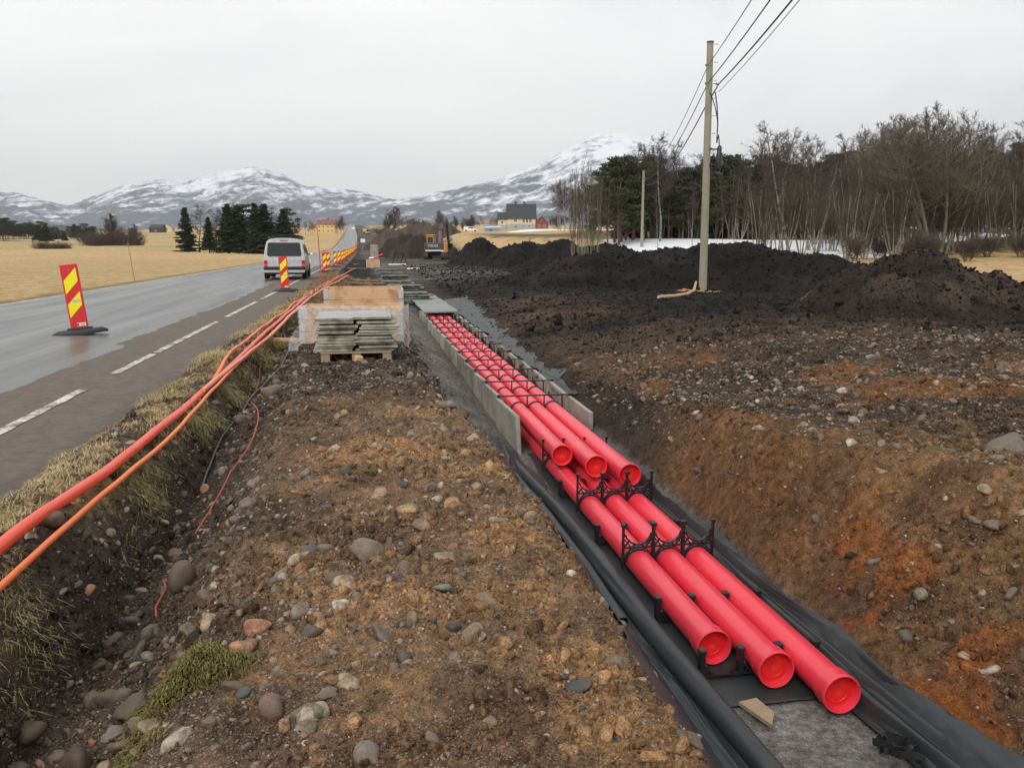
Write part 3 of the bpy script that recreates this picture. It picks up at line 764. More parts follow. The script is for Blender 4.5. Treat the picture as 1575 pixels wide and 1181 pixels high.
for v, lab in ((5.22, 'black base spacer under the pipes between their ends and the first lattice spacer'), (6.78, 'black base spacer under the pipes between the two open lattice spacers'), (8.2, 'black base spacer under the pipes below the top pipe ends')):
    c = copy_tree(base0); c.location = W(2.335, v, -1.088); c['label'] = lab

# channel of concrete panels
ORD = ['first', 'second', 'third', 'fourth', 'fifth', 'sixth', 'seventh', 'eighth', 'ninth', 'tenth', 'eleventh', 'twelfth', 'thirteenth', 'fourteenth', 'fifteenth']
for side in (0, 1):
    for i in range(14):
        v = 9.86 + 1.245 * i; a = 2.33 + (-.52 if side == 0 else .42)
        t = frame_at('concrete_slab', a, v, -.84, None, 'concrete slab', 'concrete side slabs of the duct channel', rz=math.radians(rnd.uniform(-.6, .6) + (2.6 if side == 0 else -1.4)))
        t2 = MB(); L = 1.215
        # an upright slab with chipped, slightly sloping ends
        z1 = .29 + rnd.uniform(-.012, .012); dz = rnd.uniform(-.01, .01)
        t2.box((0, L / 2, 0), (.055, L, .56), ch=.008)
        t2.V = [(x, y, (z if z < 0 else z + z1 - .28 + dz * y)) for x, y, z in t2.V]
        if i == 0 and side == 0: t2.V = [(x, y - (.14 if (y < .1 and z < 0) else 0) + (.0), z) for x, y, z in t2.V]
        t2.build('slab', CONC, t)
        pos = 'nearest' if i == 0 else ORD[i]
        t['label'] = '%s grey concrete slab of the %s channel wall beside the red pipes' % (pos + (' upright' if i == 0 else ''), 'left' if side == 0 else 'right')
        bpy.data.objects.remove(t.children[0]) if False else None
# flatten: a panel is one mesh
for o in [o for o in COL.objects if o.name.startswith('concrete_slab')]:
    ch = o.children[0]; ch.parent = None; ch.matrix_world = Matrix.Identity(4)
    ch.location = o.location; ch.rotation_euler = o.rotation_euler
    ch['label'] = o['label']; ch['category'] = o['category']; ch['group'] = o['group']
    nm = o.name; bpy.data.objects.remove(o); ch.name = nm
for i in range(12):
    v = 11.09 + 1.245 * i
    t = frame_at('channel_spacer', 2.335, v, -.56, '%s black spacer bar from the near end, clamped across the concrete channel' % ORD[i] if i else 'nearest black spacer bar clamped across the concrete channel above the pipes', 'spacer bar', 'black spacer bars across the duct channel')
    mb = MB(); bar(mb, (-.58, 0, .03), (.47, 0, .03), .018, .03)
    mb.build('crossbar', BLACKP, t)
    for s in (-.562, .462): mb = MB(); mb.box((s, 0, -.03), (.018, .05, .12)); mb.box((s, 0, .035), (.05, .06, .03), ch=.004); mb.build('wall_hook', BLACKP, t)
    for c in (-.285, -.045, .195): mb = MB(); flat_arc(mb, c, ZU + .56, .108, 5, 175, .014, .03, 12); mb.build('arch', BLACKP, t)
    for c in (-.165, .075, .33): mb = MB(); bar(mb, (c, 0, -.2), (c, 0, .02), .014, .03); mb.build('post', BLACKP, t)
# flat covers on the far part of the channel
for i in range(11):
    v = 26.4 + .82 * i
    mb = MB(); mb.box((0, 0, 0), (1.12 + rnd.uniform(-.03, .03), .80, .05), ch=.006)
    o = mb.build('channel_cover', CONCW); o.location = W(2.33 + rnd.uniform(-.02, .02), v, -.515 + rnd.uniform(-.004, .004)); o.rotation_euler = (rnd.uniform(-.01, .01), 0, TH + rnd.uniform(-.02, .02))
    tag(o, ('%s flat grey concrete cover laid over the duct channel, counted from the red pipes' % ORD[i]) if i else 'nearest flat grey concrete cover slab, where the red pipes disappear', 'concrete cover', 'flat covers on the duct channel')
# piles of spare covers standing across the channel line
SLABD = M('stained_slab', (.20, .205, .175), .6, var=.35, scale=4, bmp=.3, dirt=(.06, .062, .052), dscale=5, dlo=.42, dhi=.62, world=True)
piles = [(32.6, 1.75, 3, 'nearest'), (36.8, 1.7, 4, 'second'), (41.4, 1.6, 4, 'third'), (46.6, 1.55, 5, 'fourth'), (52.5, 1.5, 5, 'fifth'), (60, 1.5, 5, 'sixth')]
for pi_, (v, u, n, w) in enumerate(piles):
    for k in range(n):
        mb = MB(); mb.box((0, 0, 0), (1.45, .85, .065), ch=.008)
        o = mb.build('cover_slab', SLABD); o.location = W(u + rnd.uniform(-.12, .12), v + rnd.uniform(-.06, .06), -.44 + .092 * k)
        o.rotation_euler = (0, rnd.uniform(-.01, .01), TH + rnd.uniform(-.08, .08))
        tag(o, 'dark stained concrete cover slab in the %s pile laid across the channel line' % w, 'concrete slab', 'cover slabs in the %s pile on the channel' % w)

# ---------------------------------------------------------------- black membranes
m, nt, b = nmat('geotextile'); co = geoco(nt)
n1 = noise(nt, co, 3, 5, .6); n2 = noise(nt, co, 220, 2)
d = ramp(nt, noise(nt, co, 7, 6, .7), [(.60, 0.), (.74, 1.)])
nt.links.new(mixc(nt, mathn(nt, 'MULTIPLY', d, .5), mixc(nt, n1, (.018, .022, .024), (.040, .046, .049)), (.075, .055, .04)), b.inputs['Base Color'])
b.inputs['Roughness'].default_value = .5; b.inputs['Sheen Weight'].default_value = .0
bump(nt, b, mathn(nt, 'ADD', mathn(nt, 'MULTIPLY', n2, .25), mathn(nt, 'MULTIPLY', noise(nt, co, 30, 3), .4)), .4, .004); GEO = m
def sheet(name, knots, v0, v1, mat, label, cat, nu=110, dv=.022, fold=.012, seed=1, follow=True, lift=.012, edge=.05, thick=.006, hug=False):
    """knots: rows of v: [(u, z), ...] ; a cloth lying in the trench"""
    vv = np.arange(v0, v1, dv); S = np.linspace(0, 1, nu)
    rows = sorted(knots); rv = np.array([r[0] for r in rows])
    U = np.zeros((len(vv), nu)); Z = np.zeros((len(vv), nu))
    kk = len(rows[0][1]); ks = np.linspace(0, 1, kk)
    for k_, v in enumerate(vv):
        i = int(np.clip(np.searchsorted(rv, v, 'right') - 1, 0, len(rv) - 2)); t = np.clip((v - rv[i]) / (rv[i + 1] - rv[i]), 0, 1)
        a = np.array(rows[i][1]) * (1 - t) + np.array(rows[i + 1][1]) * t
        # Catmull-Rom through the knots, so folds are round
        f = S * (kk - 1); j = np.clip(f.astype(int), 0, kk - 2); w = (f - j)[:, None]
        p0, p1, p2, p3 = a[np.clip(j - 1, 0, kk - 1)], a[j], a[j + 1], a[np.clip(j + 2, 0, kk - 1)]
        c = .5 * (2 * p1 + (p2 - p0) * w + (2 * p0 - 5 * p1 + 4 * p2 - p3) * w ** 2 + (3 * p1 - p0 - 3 * p2 + p3) * w ** 3)
        U[k_] = c[:, 0]; Z[k_] = c[:, 1]
    VV = np.repeat(vv[:, None], nu, 1); SS = np.repeat(S[None], len(vv), 0)
    U = U + edge * fbm(VV * 1.6, SS * 2 + seed, 3, seed) * np.abs(SS * 2 - 1) ** 2 + .012 * fbm(VV * 2, SS * 6, 2, seed + 1)
    Z = Z + fold * (ridged(SS * 7 + .35 * fbm(VV * .5, SS, 2, seed + 4) * 3, VV * .35, 3, seed + 2) - .45) * 2.2 + fold * .18 * fbm(VV * 3, SS * 20, 3, seed + 3)
    X = U * CT - VV * ST; Y = U * ST + VV * CT
    if follow:
        u_, v_ = UV(X, Y); gzz = cross_z(u_, v_) + far_z(u_, v_) + .55 * rough_z(u_, v_, X, Y) + lift + (.014 if hug or name == 'ground_membrane' and lift > .012 else 0); Z = np.maximum(Z, gzz)
        if hug: hw = sm(-SS, -.26, -.10); Z = Z * (1 - hw) + (gzz + .01) * hw
    n0, n1_ = X.shape; ii = np.arange(n0 * n1_).reshape(n0, n1_)
    F = np.stack([ii[:-1, :-1], ii[:-1, 1:], ii[1:, 1:], ii[1:, :-1]], -1).reshape(-1, 4)
    V = np.stack([X.ravel(), Y.ravel(), Z.ravel()], 1)
    o = np_obj(name, V, F, mat, smooth=True); md = o.modifiers.new('thickness', 'SOLIDIFY'); md.thickness = thick; md.offset = 1
    return tag(o, label, cat)
KL = []
for v, e, r in ((2.0, 1.36, 1.90), (2.9, 1.30, 1.88), (3.5, 1.20, 1.85), (4.2, 1.36, 1.82), (4.8, 1.42, 1.80), (5.7, 1.43, 1.78), (7.4, 1.38, 1.74), (8.8, 1.42, 1.70), (9.7, 1.50, 1.66)):
    zr = -.05 * (v > 5)
    KL.append((v, [(e, -.60), (e + .05, -.66), (e + .12, -.80), (e + (r - e) * .40, -.93), (e + (r - e) * .52, -1.0), (r - .20, -1.04), (r - .16, -1.09), (r - .13, -1.11), (r - .10, -1.11), (r - .06, -1.11), (r - .02, -1.115), (r + .02, -1.12), (r + .06, -1.12), (r + .09, -1.12), (r + .12, -1.122), (r + .16, -1.122)]))
ML = sheet('ground_membrane', KL, 2.0, 9.75, GEO, 'black membrane left of the pipes with a long rolled fold beside them', 'membrane', seed=5, nu=170, edge=.10, fold=.026, hug=True)
KR = []
for v, e in ((1.6, .10), (3.0, .04), (4.0, .01), (5.5, .0), (7.0, -.01), (8.4, -.02), (9.8, -.03)):
    KR.append((v, [(2.66 + e * 1.2, -1.122), (2.72 + e, -1.09), (2.745 + e, -1.01), (2.775 + e, -.995), (2.80 + e, -1.02), (2.815 + e, -1.03), (2.83 + e, -.99), (2.86 + e, -.95), (2.885 + e, -.955), (2.90 + e, -.97), (2.925 + e, -.95), (2.955 + e, -.92), (2.985 + e, -.89), (3.01 + e, -.88)]))
    qk = np.interp(v, [1.6, 3, 4.5, 10], [1, .80, .42, .34]); KR[-1] = (v, [(2.68 + (a_ - 2.68) * qk, b_) for a_, b_ in KR[-1][1]])
MR = sheet('ground_membrane', KR, 1.6, 9.9, GEO, 'black membrane folded in long pleats between the right pipe and the brown bank', 'membrane', seed=15, nu=130, edge=.05, fold=.012, lift=.014)
sheet('ground_membrane', [(3.9, [(1.93, -1.12), (2.2, -1.12), (2.5, -1.12), (2.7, -1.12)]), (9.8, [(1.9, -1.12), (2.2, -1.12), (2.5, -1.12), (2.7, -1.12)])], 4.12, 9.8, GEO, 'flat black membrane lying under the bottom row of red pipes', 'membrane', nu=30, seed=25, fold=.004, edge=.06, lift=.006)
def roll(parent, pts, rad, seed, squash=1.0):
    P = np.array(pts, float); d = np.concatenate([[0], np.cumsum(np.hypot(np.diff(P[:, 0]), np.diff(P[:, 1])))]); s = np.linspace(0, d[-1], 130); c = [np.interp(s, d, P[:, k]) for k in range(3)]
    ker = np.ones(11) / 11; c = [np.convolve(np.pad(q, 5, 'reflect', reflect_type='odd'), ker, 'valid') for q in c]
    V = []; n = 22
    for i in range(len(s)):
        x, y, z = W(c[0][i], c[1][i], c[2][i])
        for k in range(n):
            a = 2 * PI * k / n; nz = float(fbm(np.array([math.cos(a) * 1.3 + seed]), np.array([math.sin(a) * 1.3 + s[i] * .8]), 3, seed)[0]); r = rad * (1 + .32 * nz)
            V.append((x + CT * r * math.cos(a), y + ST * r * math.cos(a), z + r * squash * math.sin(a)))
    F = [(i * n + k, i * n + (k + 1) % n, (i + 1) * n + (k + 1) % n, (i + 1) * n + k) for i in range(len(s) - 1) for k in range(n)]
    return np_obj('rolled_edge', V, F, GEO, parent, smooth=True)
roll(ML, [(1.93, 2.0, -1.05), (1.91, 3.2, -1.05), (1.86, 4.2, -1.05), (1.83, 5.2, -1.05), (1.82, 6.4, -1.05), (1.80, 7.6, -1.05), (1.74, 8.6, -1.05), (1.70, 9.5, -1.06)], .068, 3)
roll(ML, [(1.70, 5.2, -1.08), (1.69, 6.2, -1.04), (1.66, 7.4, -1.03), (1.60, 8.6, -1.03), (1.52, 9.6, -1.0)], .042, 9)
roll(MR, [(2.80, 1.8, -1.09), (2.76, 3.0, -1.08), (2.745, 4.0, -1.07), (2.74, 5.0, -1.05)], .042, 5)
roll(MR, [(2.90, 1.8, -1.02), (2.85, 3.0, -1.02), (2.80, 4.0, -1.01), (2.78, 5.0, -1.0), (2.765, 6.5, -1.0), (2.75, 8.0, -1.0)], .046, 6)
GREYF = M('grey_fleece', (.075, .08, .083), .75, var=.2, scale=4, world=True, dirt=(.05, .045, .04), dscale=2, dlo=.5, dhi=.75)
sheet('fleece', [(11.5, [(2.80, -.60), (2.90, -.61), (2.94, -.62), (3.0, -.60)]), (13.5, [(2.80, -.58), (2.92, -.585), (2.98, -.58), (3.08, -.54)]), (18, [(2.80, -.56), (2.95, -.565), (3.02, -.56), (3.18, -.50)]), (24, [(2.8, -.55), (2.95, -.555), (3.1, -.53), (3.4, -.46)]), (32, [(2.8, -.52), (2.95, -.525), (3.4, -.50), (3.8, -.38)])], 11.5, 32, GREYF, 'grey fleece sheet spread along the right side of the concrete channel', 'fleece', nu=36, dv=.08, seed=35, fold=.03, edge=.22)
# crumpled strap on the floor and a broken board beside the membrane
mb = MB()
for k in range(5):
    a0 = rnd.uniform(0, 6); pts = []
    for i in range(9):
        a = a0 + i * .55; r = .07 + .03 * math.sin(i * 1.7 + k)
        pts.append((r * math.cos(a) * 1.5, r * math.sin(a), .012 + .03 * abs(math.sin(i * .9 + k))))
    for i in range(8):
        p, q = pts[i], pts[i + 1]; mb.add([p, (p[0], p[1] + .008, p[2] + .035), (q[0], q[1] + .008, q[2] + .035), q], [(0, 1, 2, 3)])
o = mb.build('plastic_scrap', BLACKP); o.location = W(2.66, 3.5, -1.09); o.modifiers.new('t', 'SOLIDIFY').thickness = .003
tag(o, 'crumpled black plastic scrap on the gravel floor right of the pipe ends', 'plastic scrap')
WOODP = M('pale_wood', (.60, .38, .21), .7, var=.2, scale=9, bmp=.2, dirt=(.30, .18, .10), dscale=3)
WOODO = M('old_wood', (.30, .22, .14), .8, var=.25, scale=9, bmp=.3)
mb = MB(); mb.add([(-.05, -.13, 0), (.05, -.05, 0), (.07, .10, 0), (-.05, .12, 0), (-.05, -.13, .022), (.05, -.05, .022), (.07, .10, .022), (-.05, .12, .022)], [(3, 2, 1, 0), (4, 5, 6, 7), (0, 1, 5, 4), (1, 2, 6, 5), (2, 3, 7, 6), (3, 0, 4, 7)])
o = mb.build('board_piece', WOODO); o.location = W(2.12, 3.98, -1.085); o.rotation_euler = (.05, 0, TH + .35); tag(o, 'broken brown board end lying on the gravel in front of the middle pipe', 'board')

# ================================================================ cables on the verge
ORANGE = M('orange_conduit', (.80, .17, .035), .38, var=.10, scale=3, dirt=(.60, .22, .09), dscale=6, dlo=.6, dhi=.8, world=True)
REDO = M('red_orange_conduit', (.80, .085, .040), .36, var=.10, scale=3, dirt=(.62, .16, .08), dscale=6, dlo=.6, dhi=.8, world=True)
PALEO = M('dusty_orange_conduit', (.74, .27, .16), .5, var=.15, scale=3, world=True)
def lay(pts, r, lift=0.0, sag=.0, z=None, step=.12, clampz=False):
    """lay a cable over the ground through (u, v) points"""
    pts = np.array(pts, float); d = np.concatenate([[0], np.cumsum(np.hypot(*np.diff(pts, axis=0).T))])
    s = np.linspace(0, d[-1], max(4, int(d[-1] / step))); u = np.interp(s, d, pts[:, 0]); v = np.interp(s, d, pts[:, 1])
    ker = np.ones(9) / 9; pad = lambda a: np.concatenate([[2 * a[0] - a[4 - i] for i in range(4)], a, [2 * a[-1] - a[-2 - i] for i in range(4)]])
    if len(u) > 9: u = np.convolve(pad(u), ker, 'valid'); v = np.convolve(pad(v), ker, 'valid')
    u = u + .018 * fbm(v * .9, u * 0 + r * 99, 3, int(r * 1000)); X, Y = u * CT - v * ST, u * ST + v * CT; g = surf_z(X, Y)
    if len(g) > 9:
        mx = np.array([g[max(0, i - 2):i + 3].max() for i in range(len(g))]); g = np.convolve(np.pad(mx, 4, 'edge'), ker, 'valid'); g = np.maximum(g, mx - r * .6)
    g = np.maximum(g, np.interp(np.hypot(X, Y), [0, 25, 45], [-.06, -.06, -.3])) if clampz else g
    zz = g + r + lift
    return [(float(a), float(b_), float(c)) for a, b_, c in zip(X, Y, zz)]
def cable(name, pts, r, mat, label, cat, n=12, **k):
    mb = MB(); mb.tube(lay(pts, r, **k), r, n); return tag(mb.build(name, mat, None, True), label, cat)
cable('cable_duct', [(-1.80, 1.2), (-1.80, 3.0), (-1.79, 4.2), (-1.76, 5.0), (-1.72, 6.3), (-1.72, 8.4), (-1.74, 10.9), (-1.78, 14), (-1.80, 19.6), (-1.78, 26), (-1.72, 32.6), (-1.5, 39), (-1.2, 56), (-.8, 70)], .034, REDO, 'thick red-orange cable duct running along the grass verge by the road', 'cable duct', 16, lift=.01, clampz=True)
cable('cable_duct', [(-1.62, 1.2), (-1.64, 3.0), (-1.66, 3.9), (-1.66, 4.8), (-1.60, 6.3), (-1.58, 7.2), (-1.62, 8.2), (-1.67, 10.8), (-1.64, 13.3), (-1.70, 19), (-1.68, 26), (-1.6, 34), (-1.4, 39), (-1.1, 52)], .018, ORANGE, 'thin orange cable duct beside the thick red-orange one on the verge', 'cable duct', 12, lift=.03, clampz=True)
cable('cable_duct', [(-1.71, 9.0), (-1.70, 10), (-1.66, 12), (-1.60, 15), (-1.64, 19), (-1.62, 26), (-1.50, 33), (-1.3, 40), (-1.0, 52)], .025, PALEO, 'dusty pale orange cable duct joining the bundle beyond the split', 'cable duct', 12, lift=.05, clampz=True)
cable('cable_duct', [(-1.73, 9.2), (-1.80, 10.8), (-1.88, 12.5), (-1.90, 16), (-1.88, 20), (-1.86, 26), (-1.80, 33), (-1.6, 40), (-1.35, 50)], .021, ORANGE, 'orange cable duct on the road side of the far bundle', 'cable duct', 12, lift=.03, clampz=True)
p = W(-1.74, 21.5, gz(*W(-1.74, 21.5)[:2]) + .07)
mb = MB(); mb.tube([(.15 * math.cos(a), .0 + .02 * math.sin(a * 2), .075 * math.sin(a)) for a in np.linspace(0, 2 * PI, 20)], .014, 6)
o = mb.build('cable_tie', BLACKP, None, True); o.location = p; o.rotation_euler = (0, 0, TH); tag(o, 'black strap tied round the orange cable ducts left of the wooden crates', 'strap')
STR = M('red_string', (.50, .09, .05), .6)
cable('string', [(-1.86, 16.2), (-1.62, 13), (-1.40, 11), (-1.43, 9.7), (-1.20, 9.2), (-1.12, 8.75), (-1.02, 7.8), (-1.08, 6.8), (-1.18, 6.35), (-1.10, 6.0), (-1.18, 5.67)], .0055, STR, 'thin red marker string trailing down the ditch from the cable ducts', 'string', 5, lift=.012)
cable('string', [(-1.24, 5.0), (-1.19, 4.85), (-1.21, 4.6), (-1.16, 4.45)], .005, STR, 'short red string end among the stones at the ditch bottom', 'string', 5, lift=.02)
cable('black_hose', [(-1.85, 18.5), (-1.45, 16), (-1.28, 14.4), (-1.20, 12.2), (-1.24, 11.3), (-1.4, 9.9), (-1.36, 9.1), (-1.50, 8.4), (-1.40, 7.9), (-1.42, 7.3), (-1.34, 6.85)], .013, BLACKP, 'thin black hose winding along the ditch bottom', 'hose', 8, lift=.012)

# ================================================================ crates, pallet and slabs
GALV = M('galvanised_steel', (.52, .53, .54), .45, .6, var=.15, scale=20)
def collar(name, u, v, z, w, d, h, boards, label, rz=0.0, shade=None):
    t = frame_at(name, u, v, z, label, 'wooden crate', None, rz)
    mt = shade or WOODP
    for (cx, cy, lx, ly) in ((0, -d / 2, w, .028), (0, d / 2, w, .028), (-w / 2 + .014, 0, .028, d - .06), (w / 2 - .014, 0, .028, d - .06)):
        mb = MB(); bh = h / boards
        for k in range(boards): mb.box((cx, cy, bh * (k + .5)), (lx, ly, bh - .008), ch=.004)
        mb.build('side_board', mt, t)
    for sx in (-1, 1):
        for sy in (-1, 1):
            mb = MB()
            for k in range(boards):
                mb.box((sx * (w / 2 - .045), sy * (d / 2 + .017), h / boards * (k + .5)), (.09, .004, h / boards * .85))
                mb.box((sx * (w / 2 + .003), sy * (d / 2 - .05), h / boards * (k + .5)), (.004, .09, h / boards * .85))
            mb.build('corner_bracket', GALV, t)
    return t
zb = gz(*W(-.2, 14.6)[:2])
collar('pallet_collar', -.20, 13.9, zb - .02, 1.62, 1.0, .58, 3, 'weathered wooden crate wrapped in clear film behind the pallet of slabs', rz=math.radians(-3))
collar('pallet_collar', -.02, 16.2, zb - .06, 1.45, 1.2, .80, 4, 'taller wooden crate with galvanised corners behind the film wrapped one', rz=math.radians(-1))
m, nt, b = nmat('plastic_film'); b.inputs['Base Color'].default_value = (.86, .87, .88, 1); b.inputs['Roughness'].default_value = .28
co = objco(nt); b.inputs['Alpha'].default_value = .55
nt.links.new(ramp(nt, noise(nt, co, 9, 5, .7), [(.35, .12), (.7, .55)]), b.inputs['Alpha']); bump(nt, b, noise(nt, co, 22, 4, .7), .8, .02); FILM = m
def film(pts, label, nx=46, nz=16, seed=3):
    """pts: polyline of (x, y, ztop, zbottom) hanging film"""
    P = np.array(pts, float); d = np.concatenate([[0], np.cumsum(np.hypot(np.diff(P[:, 0]), np.diff(P[:, 1])))]); s = np.linspace(0, d[-1], nx)
    c = [np.interp(s, d, P[:, k]) for k in range(4)]; V = []
    for j in range(nz):
        t = j / (nz - 1)
        for i in range(nx):
            w = .025 * math.sin(s[i] * 23 + t * 3) * (.3 + t) + .02 * math.sin(s[i] * 51 + 2 * t + seed)
            V.append((c[0][i] + w * .4, c[1][i] - .03 + w, c[2][i] * (1 - t) + (c[3][i] + .05 * math.sin(s[i] * 13)) * t))
    F = [(j * nx + i, j * nx + i + 1, (j + 1) * nx + i + 1, (j + 1) * nx + i) for j in range(nz - 1) for i in range(nx - 1)]
    o = np_obj('plastic_film', V, F, FILM, smooth=True); o.location = W(-.20, 13.9, zb - .02); o.rotation_euler = (0, 0, TH - math.radians(3))
    tag(o, label, 'plastic film'); return o
film([(-.83, -.53, .62, -.02), (.80, -.54, .61, .1), (.88, -.4, .60, -.12), (.90, .45, .59, -.1)], 'clear plastic film wrapped round the front crate, hanging loose at its right corner')
film([(-.84, -.5, .30, -.10), (-.97, -.52, .1, -.16)], 'torn tail of clear film at the left foot of the front crate', nx=10, nz=8)
mb = MB(); mb.box((0, 0, 0), (.75, .09, .06), ch=.005); o = mb.build('timber', WOODP); o.location = W(-1.25, 15.0, gz(*W(-1.25, 15)[:2]) + .10); o.rotation_euler = (0, .04, TH + .02); tag(o, 'short pale timber bridging the ditch left of the crates', 'timber')

PU, PV = -.14, 11.68
zp = gz(*W(PU, PV - .62)[:2]) - .02
t = frame_at('pallet', PU, PV, zp, 'wooden transport pallet on the stony berm carrying two stacks of slabs', 'pallet')
mb = MB()
for x in (-.40, 0, .40):
    for y in (-.60, 0, .60): mb.box((x, y, .065), (.115, .14, .09), ch=.004)
    mb.box((x, 0, .011), (.12, 1.34, .022), ch=.003)
mb.build('bearer_block', WOODO, t)
mb = MB()
for y in (-.62, -.31, 0, .31, .62): mb.box((0, y, .122), (.92, .12, .022), ch=.003)
mb.build('deck_board', WOODO, t)
SLAB = M('edge_slab', (.36, .34, .26), .8, var=.35, scale=6, bmp=.4, dirt=(.12, .115, .085), dscale=5, dlo=.42, dhi=.62, world=True)
SLABT = M('wet_slab_top', (.28, .29, .29), .28, var=.12, scale=2, dirt=(.20, .19, .165), dscale=2, dlo=.45, dhi=.6, world=True)
nlev = 11
for s in (-1, 1):
    z = .135; dx = 0
    for k in range(nlev):
        th = rnd.uniform(.030, .037)
        dx = .05 * math.sin(k * .9 + s) * .5 + rnd.uniform(-.014, .014) + (.03 if 4 < k < 9 else -.015) * 1
        top = k == nlev - 1
        mb = MB(); mb.box((0, 0, 0), (.505, 1.30, th), ch=.005)
        o = mb.build('cover_slab', SLAB); o.location = W(PU + s * .262 + dx, PV + rnd.uniform(-.03, .03), zp + z + th / 2)
        o.rotation_euler = (rnd.uniform(-.006, .006), rnd.uniform(-.008, .008), TH + rnd.uniform(-.025, .025))
        if top:
            o.data.materials.append(SLABT)
            for p_ in o.data.polygons:
                if p_.normal.z > .9: p_.material_index = 1
            tag(o, 'wet shining slab on top of the %s stack on the pallet' % ('left' if s < 0 else 'right'), 'concrete slab', 'slabs stacked on the pallet')
        else:
            tag(o, 'mossy grey concrete slab below the top one in the %s stack on the pallet' % ('left' if s < 0 else 'right'), 'concrete slab', 'slabs stacked on the pallet')
        z += th + (.004 if rnd.random() < .7 else .016)
mb = MB(); mb.box((0, 0, 0), (.10, .09, .09), ch=.012); o = mb.build('wood_block', WOODP); o.location = W(PU + .03, PV - .78, zp + .05); o.rotation_euler = (.1, .1, .5); tag(o, 'small loose pale wood block in front of the pallet', 'wood block')

# ================================================================ marker boards
RSIGN = M('sign_red', (.62, .018, .022), .40, var=.06, scale=4)
YSIGN = M('sign_yellow', (.86, .76, .010), .40, var=.05, scale=4)
LAB = M('grey_sticker', (.5, .48, .46), .6, var=.2, scale=60)
LABW = M('white_label', (.75, .74, .70), .6, var=.1)
RUB = M('black_rubber', (.022, .024, .026), .5, var=.2, scale=9)
def marker_board(simple=False):
    t = empty('marker_board')
    mb = MB(); mb.box((0, 0, .655), (.29, .035, 1.17), ch=.006); mb.build('board', RSIGN, t)
    mb = MB()
    for zc in (.92, .50):
        q = [(-.115, zc - .20), (.115, zc + .02), (.115, zc + .26), (-.115, zc + .04)]
        for s in ((-1,) if simple else (-1, 1)):
            vs = [(x, s * .0195, z) for x, z in q] + [(x, s * .0225, z) for x, z in q]
            mb.add(vs, [(0, 1, 2, 3), (7, 6, 5, 4), (0, 4, 5, 1), (1, 5, 6, 2), (2, 6, 7, 3), (3, 7, 4, 0)])
    mb.build('yellow_stripe', YSIGN, t)
    if not simple:
        mb = MB(); mb.box((.03, -.025, .60), (.14, .003, .05), ch=.001); mb.build('sticker', LAB, t)
        mb = MB(); mb.box((.045, -.020, .175), (.15, .004, .055), ch=.001); lb = mb.build('maker_label', LABW, t)
        mb = MB(); mb.box((-.012, -.0235, .175), (.03, .003, .035), ch=.0005)
        for k in range(4): mb.box((.045 + k * .018, -.0235, .175), (.010, .003, .02))
        mb.build('print', RUB, lb)
        mb = MB(); mb.lathe([(.0001, .0), (.008, .0), (.008, .006)], (0, -.026, 1.15), (0, 1, 0), 8); mb.build('bolt', GALV, t)
    mb = MB()
    hx = [(-.44, -.13), (-.16, -.20), (.18, -.20), (.44, .10), (.38, .20), (-.10, .20), (-.36, .10)]
    n = len(hx)
    vs = [(x, y, 0) for x, y in hx] + [(x * .99, y * .99, .045) for x, y in hx] + [(x * .80, y * .62, .09) for x, y in hx]
    fs = [tuple(range(n))[::-1], tuple(range(2 * n, 3 * n))]
    for l in (0, 1):
        fs += [(l * n + i, l * n + (i + 1) % n, (l + 1) * n + (i + 1) % n, (l + 1) * n + i) for i in range(n)]
    mb.add(vs, fs); mb.box((0, 0, .10), (.40, .12, .05), ch=.01); mb.build('rubber_foot', RUB, t)
    return t
def rt(u, v):
    return float(road_top(np.array(u), np.array(v))) if u < -2.3 else gz(*W(u + float(road_shift(v)), v)[:2])
GB = 'red and yellow marker boards along the works'
proto = marker_board(); protos = marker_board(True)
spots = [(-5.03, 15.87, 0, -5.5, .15, 'big red and yellow marker board standing out on the wet asphalt, leaning left'),
 (-2.80, 30.6, 0, -2.5, .1, 'red and yellow marker board behind the silver van, at the muddy road edge'),
 (-2.42, 53.5, 0, -2, .1, 'red and yellow marker board touching the thin red pole beyond the van'),
 (-2.38, 55.5, 0, 3, .1, 'marker board standing just behind the one at the thin red pole'),
 (-2.32, 68.5, 0, 0, .1, 'marker board at the road edge, first upright one past the thin red pole'),
 (-2.32, 80, 1, 0, .0, 'marker board at the road edge, second upright one past the thin red pole'),
 (-2.30, 92, 1, 1, .1, 'left board of the close pair halfway to the road bend'),
 (-2.25, 99, 1, -2, .1, 'right board of the close pair halfway to the road bend')]
for i, (u, v, s, tilt, rz, lab) in enumerate(spots):
    o = copy_tree(protos if s else proto); o.location = W(u, v, rt(u, v) + .002); o.rotation_euler = (0, math.radians(tilt), TH * .2 + rz); o['label'] = lab; o['category'] = 'marker board'; o['group'] = GB
v = 108; k = 0
while v < 420:
    o = copy_tree(protos); u = -2.45; sh = float(road_shift(v)); o.location = W(u + sh, v, float(road_top(u, v)) + .01); o.rotation_euler = (0, math.radians(rnd.uniform(-3, 3)), rnd.uniform(-.1, .3))
    o['label'] = 'small distant marker board in the long orange row climbing the hill with the road'; o['category'] = 'marker board'; o['group'] = 'distant marker boards up the hill'
    v += 9 + v * .02; k += 1
for o in (proto, protos):
    for c in list(o.children):
        for c2 in list(c.children): bpy.data.objects.remove(c2)
        bpy.data.objects.remove(c)
    bpy.data.objects.remove(o)
POLER = M('red_pole', (.55, .06, .05), .5)
POLEO = M('orange_pole', (.52, .15, .06), .5)
